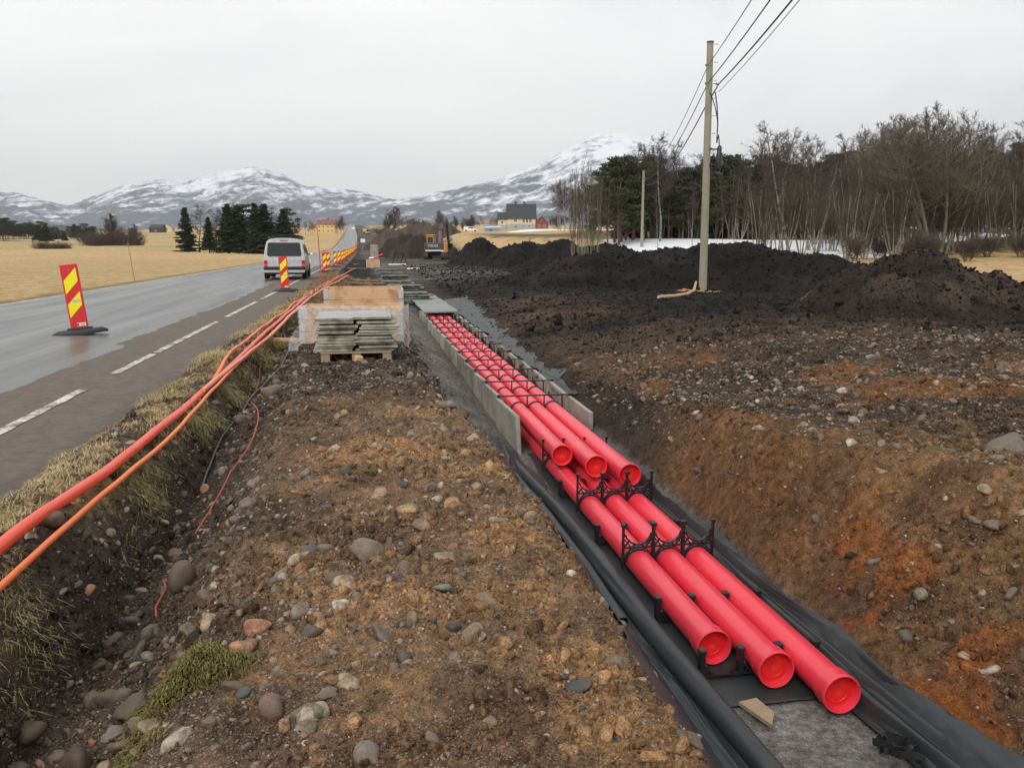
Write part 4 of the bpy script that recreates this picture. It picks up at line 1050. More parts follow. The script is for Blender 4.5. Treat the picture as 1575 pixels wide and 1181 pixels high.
def thin_pole(u, v, h, tilt, mat, label):
    x, y, _ = W(u, v); mb = MB(); mb.tube([(0, 0, -.1), (0, 0, h * .5), (0, 0, h)], [.022, .020, .015], 8)
    o = mb.build('snow_pole', mat, None, True); o.location = (x, y, gz(x, y)); o.rotation_euler = (0, math.radians(tilt), 0); tag(o, label, 'snow pole')
thin_pole(-1.66, 33.2, 2.4, -2.2, POLER, 'thin red snow pole on the verge in front of the double marker board')
thin_pole(-10.75, 42.0, 1.9, -6, POLEO, 'thin orange snow pole leaning at the far edge of the road, left field behind')
# ================================================================ silver van
SILV = M('silver_paint', (.52, .53, .53), .28, .35, var=.05, scale=2, dirt=(.36, .35, .33), dscale=3, dlo=.5, dhi=.8)
GLASSD = M('dark_glass', (.012, .018, .020), .06, var=.1)
m, nt, b = nmat('tail_lamp'); b.inputs['Base Color'].default_value = (.6, .01, .015, 1); b.inputs['Roughness'].default_value = .15
b.inputs['Emission Color'].default_value = (1, .05, .05, 1); b.inputs['Emission Strength'].default_value = .55; TAIL = m
REDL = M('red_lens', (.28, .012, .02), .15)
m, nt, b = nmat('indicator'); b.inputs['Base Color'].default_value = (.9, .35, .05, 1); b.inputs['Emission Color'].default_value = (1, .42, .08, 1); b.inputs['Emission Strength'].default_value = .9; INDI = m
GREENP = M('green_plate', (.02, .20, .11), .4); WHITEP = M('white_plastic', (.75, .75, .74), .4)
t = frame_at('van', -3.78, 41.4, -.085 + .052, 'silver delivery van seen from behind, driving away on the wet road', 'van', None, math.radians(.5))
S = [(.90, .30), (.955, .42), (.985, .62), (.995, .80), (.99, 1.0), (.965, 1.12), (.91, 1.42), (.86, 1.66), (.80, 1.80), (.68, 1.90), (.36, 1.95), (0, 1.96)]
full = [(-x, z) for x, z in S] + [(x, z) for x, z in S[-2::-1]]
stn = [(.0, .955, .985, .0), (.05, .985, 1.0, 0), (.14, 1, 1.005, 0), (1.2, 1, 1.02, 0), (2.3, 1, 1.01, 0), (2.75, .995, .96, 0), (3.05, .99, .83, 0), (3.45, .985, .64, 0), (3.7, .98, .57, 0), (4.2, .96, .54, 0), (4.5, .90, .50, 0), (4.62, .80, .44, 0)]
mb = MB(); nf = len(full); vs = []
for (y, ws, hs, _) in stn:
    for (x, z) in full:
        zz = z if z <= .95 else min(z, .95 + (z - .95) * max(0., (hs * 1.96 - .95) / 1.01))
        if hs < .5 and z > .3: zz = .3 + (zz - .3) * (hs * 1.96 - .3) / .8 if hs * 1.96 < 1.1 else zz
        yy = y + (.13 * max(0, zz - 1.0) if y < .3 else 0)
        if y < .2: yy += .05 * (abs(x) / 1.0) ** 3
        vs.append((x * ws, yy, zz))
fs = []
for i in range(len(stn) - 1):
    for k in range(nf - 1):
        fs.append((i * nf + k, i * nf + k + 1, (i + 1) * nf + k + 1, (i + 1) * nf + k))
    fs.append((i * nf + nf - 1, i * nf, (i + 1) * nf, (i + 1) * nf + nf - 1))
h = nf // 2
for base in (0, (len(stn) - 1) * nf):
    for k in range(h - 1): fs.append((base + k, base + k + 1, base + nf - 2 - k, base + nf - 1 - k))
    fs.append((base + h - 1, base + h, base + h + 1))
mb.add(vs, fs); body = mb.build('body', SILV, t, True)
def back(x, z, out=.0): return (x, -.006 - out + .13 * max(0, z - 1.0) + .05 * (abs(x)) ** 3, z)
def rear_panel(name, poly, mat, parent, out=.006):
    mb = MB(); n = len(poly); cx = sum(p[0] for p in poly) / n; cz = sum(p[1] for p in poly) / n
    mb.add([back(x, z, out) for x, z in poly] + [back(cx, cz, out + .002)] + [back(x, z, -.02) for x, z in poly],
           [(i, (i + 1) % n, n) for i in range(n)] + [(i, i + n + 1, (i + 1) % n + n + 1, (i + 1) % n) for i in range(n)])
    return mb.build(name, mat, parent)
def rounded(x0, x1, z0, z1, r, xt=0):
    pts = []
    for (cx, cz, a0) in ((x1 - r, z0 + r, -90), (x1 - r - xt, z1 - r, 0), (x0 + r + xt, z1 - r, 90), (x0 + r, z0 + r, 180)):
        for k in range(5):
            a = math.radians(a0 + 22.5 * k); pts.append((cx + r * math.cos(a), cz + r * math.sin(a)))
    return pts
hatch = rear_panel('rear_window', rounded(-.80, .80, 1.10, 1.74, .09, .05), GLASSD, t)
rear_panel('high_brake_light', rounded(-.18, .18, 1.82, 1.85, .01), REDL, t)
for s in (-1, 1):
    a = rear_panel('tail_light', rounded(min(s * .80, s * .95), max(s * .80, s * .95), .62, .90, .03), REDL, t, .02)
    rear_panel('lamp', rounded(min(s * .82, s * .94), max(s * .82, s * .94), .64, .73, .02), TAIL, a, .026)
pl = rear_panel('number_plate', rounded(-.34, .10, .80, .95, .01), WHITEP, t, .01)
rear_panel('plate_field', rounded(-.30, .07, .815, .935, .005), GREENP, pl, .014)
for s in (-1, 1):
    mb = MB(); mb.box((0, 0, 0), (.09, .004, .018)); o = mb.build('lettering', GALV, t, loc=back(s * .55, .84, .006))
mb = MB()
for k in (0, 1):
    for s in (-1, 1): bar(mb, (s * .05, 0, k * .03 - .02), (0, 0, k * .03 + .015), .012, .006)
mb.build('emblem', GALV, t, loc=back(0, 1.02, .008))
mb = MB(); mb.box((0, -.05, .53), (1.94, .22, .15), ch=.04); mb.build('bumper_strip', BLACKP, t)
mb = MB(); mb.box((0, -.045, .38), (1.90, .20, .17), ch=.05); mb.build('bumper', SILV, t)
mb = MB(); mb.box((0, -.13, .44), (.10, .12, .10), ch=.02); mb.box((0, 2.3, .28), (1.6, 4.2, .10)); mb.build('underbody', BLACKP, t)
for s in (-1, 1):
    mb = MB(); mb.box((s * .985, .16, .80), (.02, .02, .02))
    w = MB(); 
    for (y0, y1, z1a, z1b) in ((.25, 1.35, 1.66, 1.68), (1.42, 2.45, 1.68, 1.62), (2.50, 3.0, 1.60, 1.30)):
        def sx(z): return .965 - (z - 1.12) / (1.66 - 1.12) * .105 + .004
        w.add([(s * sx(1.14), y0, 1.14), (s * sx(1.14), y1, 1.14), (s * sx(z1b), y1, z1b), (s * sx(z1a), y0 + .04, z1a)], [(0, 1, 2, 3)])
    w.build('side_window', GLASSD, t)
    mb = MB(); mb.box((s * 1.12, 2.75, 1.20), (.20, .10, .17), ch=.04); mb.box((s * 1.01, 2.75, 1.16), (.08, .05, .05)); mi = mb.build('wing_mirror', BLACKP, t)
    mb = MB(); mb.box((s * 1.12, 2.695, 1.20), (.16, .01, .13)); mb.build('mirror_glass', M('mirror_glass', (.75, .8, .78), .05, 1.0), mi)
    mb = MB(); mb.box((s * .98, 3.98, .82), (.05, .20, .20), ch=.02); mb.build('indicator_light', INDI if s > 0 else WHITEP, t)
    for y in (.72, 3.62):
        mb = MB(); mb.lathe([(.20, -.105), (.31, -.105), (.345, -.07), (.345, .07), (.31, .105), (.20, .105)], (s * .87, y, .345), (1, 0, 0), 26); wh = mb.build('wheel', RUB, t, True)
        mb = MB(); mb.lathe([(.001, .0), (.18, .02), (.21, .06), (.215, -.06)], (s * .87, y, .345), (s, 0, 0), 20); mb.build('rim', GALV, wh, True)
        mb = MB(); mb.lathe([(.001, -.01), (.385, -.01), (.385, .0), (.001, .0)], (s * .985, y, .36), (1, 0, 0), 26); mb.build('wheel_arch', BLACKP, t)
mb = MB()
for s in (-1, 1): mb.tube([(s * .72, .35, 1.93), (s * .72, .45, 2.0), (s * .72, 2.3, 2.0), (s * .72, 2.4, 1.93)], .022, 8)
for y in (.7, 1.4, 2.1): mb.box((0, y, 2.03), (1.58, .09, .05), ch=.01)
mb.box((.1, 1.4, 2.08), (1.2, 1.7, .045), ch=.015)
mb.build('roof_rack', BLACKP, t)
mb = MB(); mb.tube([back(.05, 1.12, .02), back(-.25, 1.16, .02), back(-.42, 1.17, .02)], .012, 6); mb.build('wiper', BLACKP, t)

# ================================================================ utility poles and wires
POLEW = M('weathered_pole', (.27, .25, .185), .8, var=.22, scale=2.5, bmp=.3, dirt=(.20, .19, .13), dscale=1.2)
STEEL = M('dark_steel', (.08, .085, .09), .5, .6)
CABLE = M('line_cable', (.02, .02, .022), .6)
def upole(X, Y, h, r0, r1, lx, label):
    z = gz(X, Y); t = empty('utility_pole', (X, Y, z - .15), 0, label, 'utility pole')
    mb = MB(); n = 14; mb.tube([(lx * i / n, .01 * math.sin(i), (h + .15) * i / n) for i in range(n + 1)], [r0 + (r1 - r0) * i / n for i in range(n + 1)], 16); mb.build('pole', POLEW, t, True)
    mb = MB(); mb.lathe([(.001, .03), (r1 * 1.08, .0), (r1 * 1.1, -.06)], (lx, 0, h + .15), (0, 0, 1), 16); mb.build('cap', STEEL, t)
    return t, z
tp, z1 = upole(7.20, 31.4, zat(64, 31.4) - gz(7.2, 31.4), .155, .115, -.06, 'tall weathered utility pole standing in a ring of sand before the peat heap')
H1 = z1
ztop = {0: zat(101, 31.4), 1: zat(129, 31.4), 2: zat(130, 31.4), 3: zat(142, 31.4)}
att = {0: (-.19, ztop[0]), 1: (-.18, ztop[1]), 2: (.22, ztop[2])}
zb_ = z1 - .15
mb = MB()
for k in att:
    dx, z = att[k]; s = -1 if dx < 0 else 1
    mb.tube([(s * .09, 0, z - zb_ + .02), (dx, -.04, z - zb_ + .03), (dx + s * .02, -.04, z - zb_ - .02)], .014, 6)
    mb.lathe([(.0, -.03), (.035, -.02), (.035, .02), (.0, .03)], (dx, -.04, z - zb_), (0, 1, 0), 10)
mb.build('wire_hook', STEEL, tp)
mb = MB()
for k in range(9): mb.tube([(.08, 0, 4.0 + k * .62), (.24, -.02, 4.0 + k * .62)], .009, 5)
mb.build('climbing_step', STEEL, tp)
# splice closure hanging on brackets
zj = zat(242, 31.4) - zb_
mb = MB(); mb.lathe([(.0, -.52), (.07, -.50), (.105, -.40), (.105, .10), (.085, .14), (.085, .34), (.05, .40), (.0, .42)], (.40, -.05, zj), (.03, 0, 1), 14); jb = mb.build('splice_closure', BLACKP, tp, True)
mb = MB(); mb.tube([(.44, -.05, zj - .5), (.52, -.05, zj - .2), (.50, -.05, zj + .1)], .03, 6); mb.box((.47, -.06, zj - .1), (.12, .12, .5), ch=.02); mb.box((.42, -.05, zj - .58), (.10, .10, .10), ch=.02); mb.build('closure_clamp', STEEL, jb)
mb = MB()
for dz in (-.28, .28): mb.box((.22, -.02, zj + dz), (.34, .06, .05), ch=.008); mb.box((.08, 0, zj + dz), (.06, .34, .07))
mb.build('bracket', BLACKP, tp)
mb = MB(); zt = ztop[3] - zb_
mb.tube([(.18, -.03, zt), (.26, -.05, zt - .5), (.31, -.05, zt - 1.1), (.30, -.05, zt - 1.8), (.36, -.05, zj + .8), (.40, -.05, zj + .40)], .022, 7)
mb.tube([(-.10, -.1, zt + .05), (.02, -.14, zt - .15), (.20, -.10, zt - .6), (.31, -.05, zt - 1.1)], .018, 7); mb.build('down_cable', CABLE, tp, True)
X2, Y2 = 12.45, 80.5
tp2, z2 = upole(X2, Y2, zat(262, 80.5) - gz(X2, Y2), .15, .11, 0, 'farther utility pole rising behind the peat heap in front of the woodland')
X0, Y0 = 7.27 - (X2 - 7.27) / (Y2 - 31.4) * 40, 31.4 - 40
def wire(pts, r, label, parent=None):
    mb = MB(); P = []
    for (a, b_, sag) in pts:
        a, b_ = Vector(a), Vector(b_)
        for i in range(25):
            t_ = i / 24; p = a.lerp(b_, t_); p.z -= sag * 4 * t_ * (1 - t_); P.append(p)
    mb.tube(P, r, 6, False)
    return tag(mb.build('overhead_wire', CABLE, None, True), label, 'overhead wire')
zt2 = zat(262, 80.5)
for k, lab, r in ((0, 'thin topmost overhead wire passing the pole on its left', .013), (1, 'middle overhead wire passing the pole on its left, below the topmost', .017), (2, 'thick lower overhead cable right of the pole', .022)):
    dx, z = att[k]; a = (7.27 + dx, 31.36, z)
    far = (X2 + dx * .6, Y2, zt2 - .25 - .5 * k)
    near = (X0 + dx + (.0, .10, .25)[k], Y0, z + (.75, .75, .75)[k])
    wire([(near, a, .55), (a, far, 1.1)] if k < 2 else [(near, a, .62), (a, (7.27 - .11, 31.55, zat(158, 31.5)), .01), ((7.27 - .11, 31.6, zat(158, 31.5)), far, 1.0)], r, lab)
wire([((X0 + .55, Y0, att[2][1] + .95), (7.27 + .23, 31.36, ztop[3]), .66)], .010, 'thin stay wire running beside the thick lower cable right of the pole')
mb = MB(); pts = [(4.6, 26.0), (5.3, 27.2), (6.0, 28.6), (6.65, 30.4), (7.05, 31.9)]
P = [(x, y, gz(x, y) + .06 + .02 * math.sin(i * 2)) for i, (x, y) in enumerate(pts)]
mb.tube(P, [.07, .06, .07, .055, .04], 8); tag(mb.build('timber_pole', M('peeled_wood', (.52, .33, .22), .7, var=.2, scale=5), None, True), 'peeled pinkish pole lying against the peat heap left of the utility pole', 'timber')

# ================================================================ stones
def ico(sub):
    import bmesh
    bm = bmesh.new(); bmesh.ops.create_icosphere(bm, subdivisions=sub, radius=1.0); bm.verts.ensure_lookup_table()
    V = np.array([v.co[:] for v in bm.verts]); F = np.array([[v.index for v in f.verts] for f in bm.faces]); bm.free(); return V, F
def stone_shape(V, seed):
    r_ = np.random.default_rng(seed); out = V.copy()
    # cut by a few random planes for facets, then swell unevenly
    for k in range(r_.integers(6, 14)):
        nrm = r_.normal(size=3); nrm /= np.linalg.norm(nrm); d = r_.uniform(.62, .95); q = out @ nrm
        out = out - np.outer(np.clip(q - d, 0, None) * r_.uniform(.55, .95), nrm)
    for k in range(5):
        dct = r_.normal(size=3); dct /= np.linalg.norm(dct); out = out * (1 + .10 * np.sin(3.0 * (V @ dct) + r_.uniform(0, 6)))[:, None]
    sc_ = np.array([1.0, r_.uniform(.62, .95), r_.uniform(.42, .75)]); return out * sc_ / np.abs(out * sc_).max()
m, nt, b = nmat('stone'); oi = N(nt, 'ShaderNodeObjectInfo'); at = N(nt, 'ShaderNodeVertexColor', layer_name='Col'); co = geoco(nt)
base = mixc(nt, 1.0, oi.outputs['Color'], at.outputs['Color'], 'MULTIPLY')
n1 = noise(nt, co, 22, 5, .65); n2 = noise(nt, co, 130, 3, .7)
f = mathn(nt, 'MULTIPLY', ramp(nt, n1, [(.3, .68), (.7, 1.28)]), ramp(nt, n2, [(.3, .75), (.7, 1.22)]))
c = mixc(nt, 1.0, base, f, 'MULTIPLY')
ge = N(nt, 'ShaderNodeNewGeometry'); nz_ = N(nt, 'ShaderNodeSeparateXYZ'); nt.links.new(ge.outputs['Normal'], nz_.inputs[0])
# soil sticking to the stones in patches
so_ = ramp(nt, noise(nt, co, 16, 5, .75), [(.44, 0.), (.60, 1.)])
c = mixc(nt, mathn(nt, 'MULTIPLY', so_, .85), c, (.125, .082, .050))
nt.links.new(c, b.inputs['Base Color']); nt.links.new(ramp(nt, n1, [(.35, .45), (.65, .8)]), b.inputs['Roughness']); b.inputs['Specular IOR Level'].default_value = .4
bump(nt, b, n2, .4, .004); STONE = m
PAL = [((.175, .150, .122), 'grey'), ((.072, .070, .068), 'dark grey'), ((.30, .215, .135), 'tan'), ((.34, .165, .085), 'rusty orange'), ((.38, .33, .255), 'pale cream'), ((.125, .092, .066), 'brown')]
PW = np.array([.32, .20, .20, .05, .09, .14])
PWR = np.array([.40, .10, .18, .015, .09, .24])
def stone_weight(u, v):
    w = np.zeros(len(u))
    w = np.maximum(w, sm(u, -1.3, -1.0) * sm(-u, -1.25, -.95) * sm(-v, -30, -18) * 1.0)
    w = np.maximum(w, .42 * sm(u, .9, 1.0) * sm(-u, -1.62, -1.45) * sm(-v, -8.5, -7.5))
    w = np.maximum(w, sm(u, -1.75, -1.6) * sm(-u, 1.0, 1.2) * sm(-v, -24, -14) * .9)
    w = np.maximum(w, .40 * sm(u, -2.25, -2.15) * sm(-u, 1.6, 1.8))
    w = np.maximum(w, .55 * sm(u, 2.98, 3.1) * sm(-v, -13, -10))
    w = np.maximum(w, 1.0 * sm(u, np.interp(v, [0, 4.5, 6.2, 9, 40], [4.3, 4.1, 3.4, 3.2, 3.2]), np.interp(v, [0, 4.5, 6.2, 9, 40], [4.6, 4.4, 3.7, 3.5, 3.5])) * sm(-v, -14.8, -10.5))
    return w
rs = np.random.default_rng(5)
EXP = 2.1
def sample_stones(n, r0, r1, pmin, smax):
    u01 = rs.random(n); k = 2 - EXP; r = (r0 ** k + u01 * (r1 ** k - r0 ** k)) ** (1 / k); a = np.radians(rs.uniform(-41, 41, n))
    X = r * np.sin(a); Y = r * np.cos(a); smin = pmin * r / 828 / 2; s = smin * rs.random(n) ** (-1 / EXP)
    return X, Y, np.clip(s, .004, smax)
X, Y, S_ = sample_stones(400000, 2.0, 34, 1.15, .060)
u, v = UV(X, Y); w = stone_weight(u, v) * np.clip(.75 + .9 * fbm(u * 1.1, v * 1.1, 3, 171), .12, 1.4)
keep = rs.random(len(X)) < w * .62; X, Y, S_, u, v = [q[keep] for q in (X, Y, S_, u, v)]
right = u > 2.9
ci = np.where(right, rs.choice(6, len(X), p=PWR / PWR.sum()), rs.choice(6, len(X), p=PW / PW.sum()))
px_size = S_ / np.hypot(X, Y)
order = np.argsort(-px_size); big = np.zeros(len(X), bool); big[order[:220]] = True
V0, F0 = ico(0) if False else ico(1); V1, F1 = ico(1); V2, F2 = ico(2); V3, F3 = ico(3)
sh1 = [stone_shape(V1, 100 + i) for i in range(14)]; sh2 = [stone_shape(V2, 200 + i) for i in range(14)]
def rotm(n, tilt):
    a = rs.uniform(0, 2 * PI, n); b_ = rs.normal(0, tilt, n); c = rs.normal(0, tilt, n); R = np.zeros((n, 3, 3))
    ca, sa, cb, sb, cc, s_c = np.cos(a), np.sin(a), np.cos(b_), np.sin(b_), np.cos(c), np.sin(c)
    Rz = np.zeros((n, 3, 3)); Rz[:, 0, 0] = ca; Rz[:, 0, 1] = -sa; Rz[:, 1, 0] = sa; Rz[:, 1, 1] = ca; Rz[:, 2, 2] = 1
    Rx = np.zeros((n, 3, 3)); Rx[:, 0, 0] = 1; Rx[:, 1, 1] = cb; Rx[:, 1, 2] = -sb; Rx[:, 2, 1] = sb; Rx[:, 2, 2] = cb
    Ry = np.zeros((n, 3, 3)); Ry[:, 1, 1] = 1; Ry[:, 0, 0] = cc; Ry[:, 0, 2] = s_c; Ry[:, 2, 0] = -s_c; Ry[:, 2, 2] = cc
    return Rx @ Ry @ Rz
Z = surf_z(X, Y) + S_ * rs.uniform(-.42, .22, len(X))
palette = np.array([p[0] for p in PAL])
VV, FF, CC = [], [], []; off = 0
small = np.where(~big)[0]
for lvl, shp_, F_ in ((0, sh1, F1), (1, sh2, F2)):
    for q in range(14):
        sel = small[(px_size[small] * 828 * 2 > 7) == bool(lvl)]; sel = sel[(np.arange(len(sel)) % 14) == q]
        if not len(sel): continue
        R = rotm(len(sel), .5); P = np.einsum('nij,vj->nvi', R, shp_[q]) * S_[sel][:, None, None] + np.stack([X[sel], Y[sel], Z[sel]], 1)[:, None]
        nv = P.shape[1]; VV.append(P.reshape(-1, 3)); FF.append((F_[None] + (np.arange(len(sel)) * nv)[:, None, None] + off).reshape(-1, 3)); off += nv * len(sel)
        cc = palette[ci[sel]] * rs.uniform(.7, 1.3, (len(sel), 1)); CC.append(np.repeat(np.concatenate([cc, np.ones((len(sel), 1))], 1), nv, 0))
o = np_obj('pebbles', np.concatenate(VV), np.concatenate(FF), STONE, smooth=True, cols=np.concatenate(CC)); tag(o, 'small stones and pebbles strewn over the brown soil on both sides of the trench', 'pebbles', kind='stuff')
STM = []
for i in range(12):
    me = np_mesh('stone', stone_shape(V3, 300 + i), F3, STONE, smooth=True, cols=np.ones((len(V3), 4))); STM.append(me)
where = lambda u, v: ('in the ditch by the brown berm' if u < -.85 else ('on the brown stony berm' if u < 1.05 else ('on the left bank of the trench' if u < 2 else ('on the orange-brown right bank' if u < 3.3 or (u < 4.3 and v < 5.4) else 'on the dark stony ground at the right'))))
# hand placed stones: u, v, half sizes, colour, label
HS = [(-.03, 3.83, .098, .085, .066, (.20, .16, .115), 'largest round layered brown boulder in the middle of the berm'),
 (-1.10, 4.82, .085, .085, .105, (.115, .085, .065), 'upright wet brown boulder in the ditch by the end of the red string'),
 (-1.02, 3.47, .078, .07, .06, (.11, .088, .07), 'round dark brown boulder in the ditch on a pile of smaller stones'),
 (-1.06, 9.45, .16, .13, .11, (.14, .105, .08), 'wide brown boulder left of the berm, nearer than the slab pallet'),
 (4.62, 5.2, .24, .15, .10, (.15, .125, .10), 'long grey boulder on the dark soil at the right edge of the photo'),
 (-.46, 3.22, .058, .05, .035, (.46, .18, .09), 'bright orange stone lying left of the middle of the berm'),
 (-.50, 3.10, .055, .045, .035, (.42, .22, .12), 'pale orange cracked stone just in front of the bright orange one'),
 (.26, 4.18, .045, .045, .04, (.31, .225, .14), 'round tan pebble standing up on the berm, left of the trench'),
 (.20, 4.55, .075, .05, .03, (.36, .25, .12), 'yellow-brown stone on the berm beyond the round tan pebble'),
 (.46, 4.62, .085, .05, .03, (.44, .23, .10), 'flat orange rock half sunk in the berm near the trench edge'),
 (-.35, 3.9, .055, .04, .03, (.40, .32, .21), 'pale cream oval stone left of the largest boulder'),
 (.30, 3.42, .055, .045, .03, (.20, .205, .20), 'flat light grey stone right of and nearer than the largest boulder'),
 (-.30, 3.36, .075, .04, .035, (.20, .165, .12), 'long wedge shaped brown-grey stone left of the middle of the berm'),
 (-.34, 2.62, .05, .04, .045, (.16, .10, .08), 'reddish speckled stone near the bottom edge of the berm'),
 (-.22, 2.52, .06, .025, .04, (.14, .15, .09), 'dark striped long stone near the bottom edge, beside the speckled one'),
 (.72, 7.55, .095, .075, .055, (.23, .20, .16), 'smooth light stone on the berm edge beside the grey gravel slope'),
 (1.22, 3.78, .075, .04, .04, (.10, .075, .06), 'brown wet stone resting on the left black membrane'),
 (.88, 2.75, .065, .055, .04, (.17, .135, .085), 'yellow and grey boulder on the berm corner close to the membrane'),
 (.70, 2.62, .055, .04, .02, (.05, .062, .068), 'flat dark slate stone near the berm corner'),
 (4.15, 6.4, .07, .06, .05, (.36, .31, .24), 'pale stone on the dark slope above the orange bank'),
 (3.28, 4.25, .045, .045, .045, (.22, .20, .165), 'round grey stone sticking out of the orange right bank'),
 (3.08, 4.1, .05, .045, .045, (.11, .105, .09), 'dark round stone sticking out of the orange bank lower down'),
 (-.60, 3.55, .05, .03, .025, (.09, .085, .085), 'dark smooth stone on the ditch side of the berm'),
 (-1.0, 3.20, .05, .045, .04, (.16, .12, .085), 'brown stone in the heap of stones on the ditch bottom'),
 (-1.12, 3.7, .06, .05, .045, (.13, .115, .10), 'grey-brown stone in the ditch just beyond the round dark boulder'),
 (2.78, 4.65, .035, .03, .03, (.24, .21, .13), 'small pale stone lying on the right membrane beside the pipe'),
 (-1.35, 2.6, .13, .11, .10, (.055, .050, .046), 'large black wet rock at the lower left in the ditch'),
 (-1.75, 4.75, .075, .06, .05, (.12, .09, .065), 'brown stone under the thin orange cable duct at the left edge')]
for k, (hu, hv, a, b_, c, colr, lab) in enumerate(HS):
    x, y, _ = W(hu, hv); me = STM[k % 12]
    o = bpy.data.objects.new('stone', me); link(o); ex = np.array([v_.co[:] for v_ in me.vertices]); s_ = np.abs(ex).max(0)
    o.scale = (a / s_[0], b_ / s_[1], c / s_[2]); zz = gz(x, y)
    if 1.1 < hu < 1.5: zz = -.86
    if 2.7 < hu < 2.85: zz = -1.0
    o.location = (x, y, zz + c * (.45 if c > .06 else .4)); o.rotation_euler = (rnd.uniform(-.25, .25), rnd.uniform(-.25, .25), rnd.uniform(0, 6)); o.color = (*colr, 1)
    tag(o, lab, 'stone')
for k in range(46):
    hv = 2.6 + 12 * rnd.random() ** 1.6; hu = rnd.gauss(-1.26, .13); s = rnd.uniform(.028, .075) * (1 if hv < 7 else 1.25); x, y, _ = W(hu, hv); kk = rnd.choice((0, 1, 5, 5, 5, 0)); f_ = rnd.uniform(.55, .95); cc = PAL[kk][0]
    o = bpy.data.objects.new('stone', STM[rnd.randrange(12)]); link(o); o.scale = (s, s, s); o.location = (x, y, gz(x, y) + s * .2); o.rotation_euler = (rnd.gauss(0, .5), rnd.gauss(0, .5), rnd.uniform(0, 6.28)); o.color = (cc[0] * f_, cc[1] * f_, cc[2] * f_, 1)
    tag(o, 'wet %s cobble piled with others along the ditch bottom' % PAL[kk][1], 'stone', 'wet %s cobbles along the ditch bottom' % PAL[kk][1])
for k in np.where(big)[0]:
    lab = '%s stone half sunk in the soil %s' % (PAL[ci[k]][1], where(u[k], v[k]))
    o = bpy.data.objects.new('stone', STM[rnd.randrange(12)]); link(o); s = float(S_[k]); o.scale = (s, s, s * rnd.uniform(.8, 1.1)); o.location = (float(X[k]), float(Y[k]), float(Z[k]))
    o.rotation_euler = (rnd.gauss(0, .35), rnd.gauss(0, .35), rnd.uniform(0, 6.28)); f_ = rnd.uniform(.75, 1.25); cc = PAL[ci[k]][0]; o.color = (cc[0] * f_, cc[1] * f_, cc[2] * f_, 1)
    tag(o, lab, 'stone', '%s stones %s' % (PAL[ci[k]][1], where(u[k], v[k])))
# crumbs and clods of the soil itself
def clods(n, r0, r1, pmin, smax, wfun, name, label, exp=2.3):
    u01 = rs.random(n); k = 2 - exp; r = (r0 ** k + u01 * (r1 ** k - r0 ** k)) ** (1 / k); a = np.radians(rs.uniform(-41, 41, n)); Xc, Yc = r * np.sin(a), r * np.cos(a)
    s = np.clip(pmin * r / 1656 * rs.random(n) ** (-1 / exp), .003, smax); uc, vc = UV(Xc, Yc); kp = rs.random(n) < wfun(uc, vc); Xc, Yc, s, uc, vc = [q[kp] for q in (Xc, Yc, s, uc, vc)]
    Zc = surf_z(Xc, Yc) + s * .05; C = ground_col(Xc, Yc)[:, :3] * rs.uniform(.55, 1.75, (len(Xc), 1)); VV, FF, CC = [], [], []; off = 0
    for q in range(14):
        sel = np.arange(q, len(Xc), 14); R = rotm(len(sel), 1.0); sh = sh1[q] * (1 + .30 * np.random.default_rng(q).normal(size=(len(V1), 1)))
        P = np.einsum('nij,vj->nvi', R, sh) * s[sel][:, None, None] + np.stack([Xc[sel], Yc[sel], Zc[sel]], 1)[:, None]; nv = P.shape[1]
        VV.append(P.reshape(-1, 3)); FF.append((F1[None] + (np.arange(len(sel)) * nv)[:, None, None] + off).reshape(-1, 3)); off += nv * len(sel); CC.append(np.repeat(np.concatenate([C[sel], np.full((len(sel), 1), .3)], 1), nv, 0))
    o = np_obj(name, np.concatenate(VV), np.concatenate(FF), SOIL, smooth=False, cols=np.concatenate(CC)); tag(o, label, 'soil crumbs', kind='stuff')
def wsoil(u, v):
    w = np.zeros(len(u)); w = np.maximum(w, .9 * sm(u, -2.3, -2.0) * sm(-u, -1.6, -1.3) * sm(-v, -34, -20)); w = np.maximum(w, .9 * sm(u, 2.95, 3.1) * sm(-v, -26, -16))
    return w * (1 - sm(u, 1.1, 1.25) * sm(-u, -2.9, -2.8)) * np.clip(.5 + 1.2 * fbm(u * 1.4, v * 1.4, 3, 271), .1, 1)
clods(90000, 2.0, 26, 2.6, .045, wsoil, 'soil_crumbs', 'crumbs and small clods of brown soil on both sides of the trench')
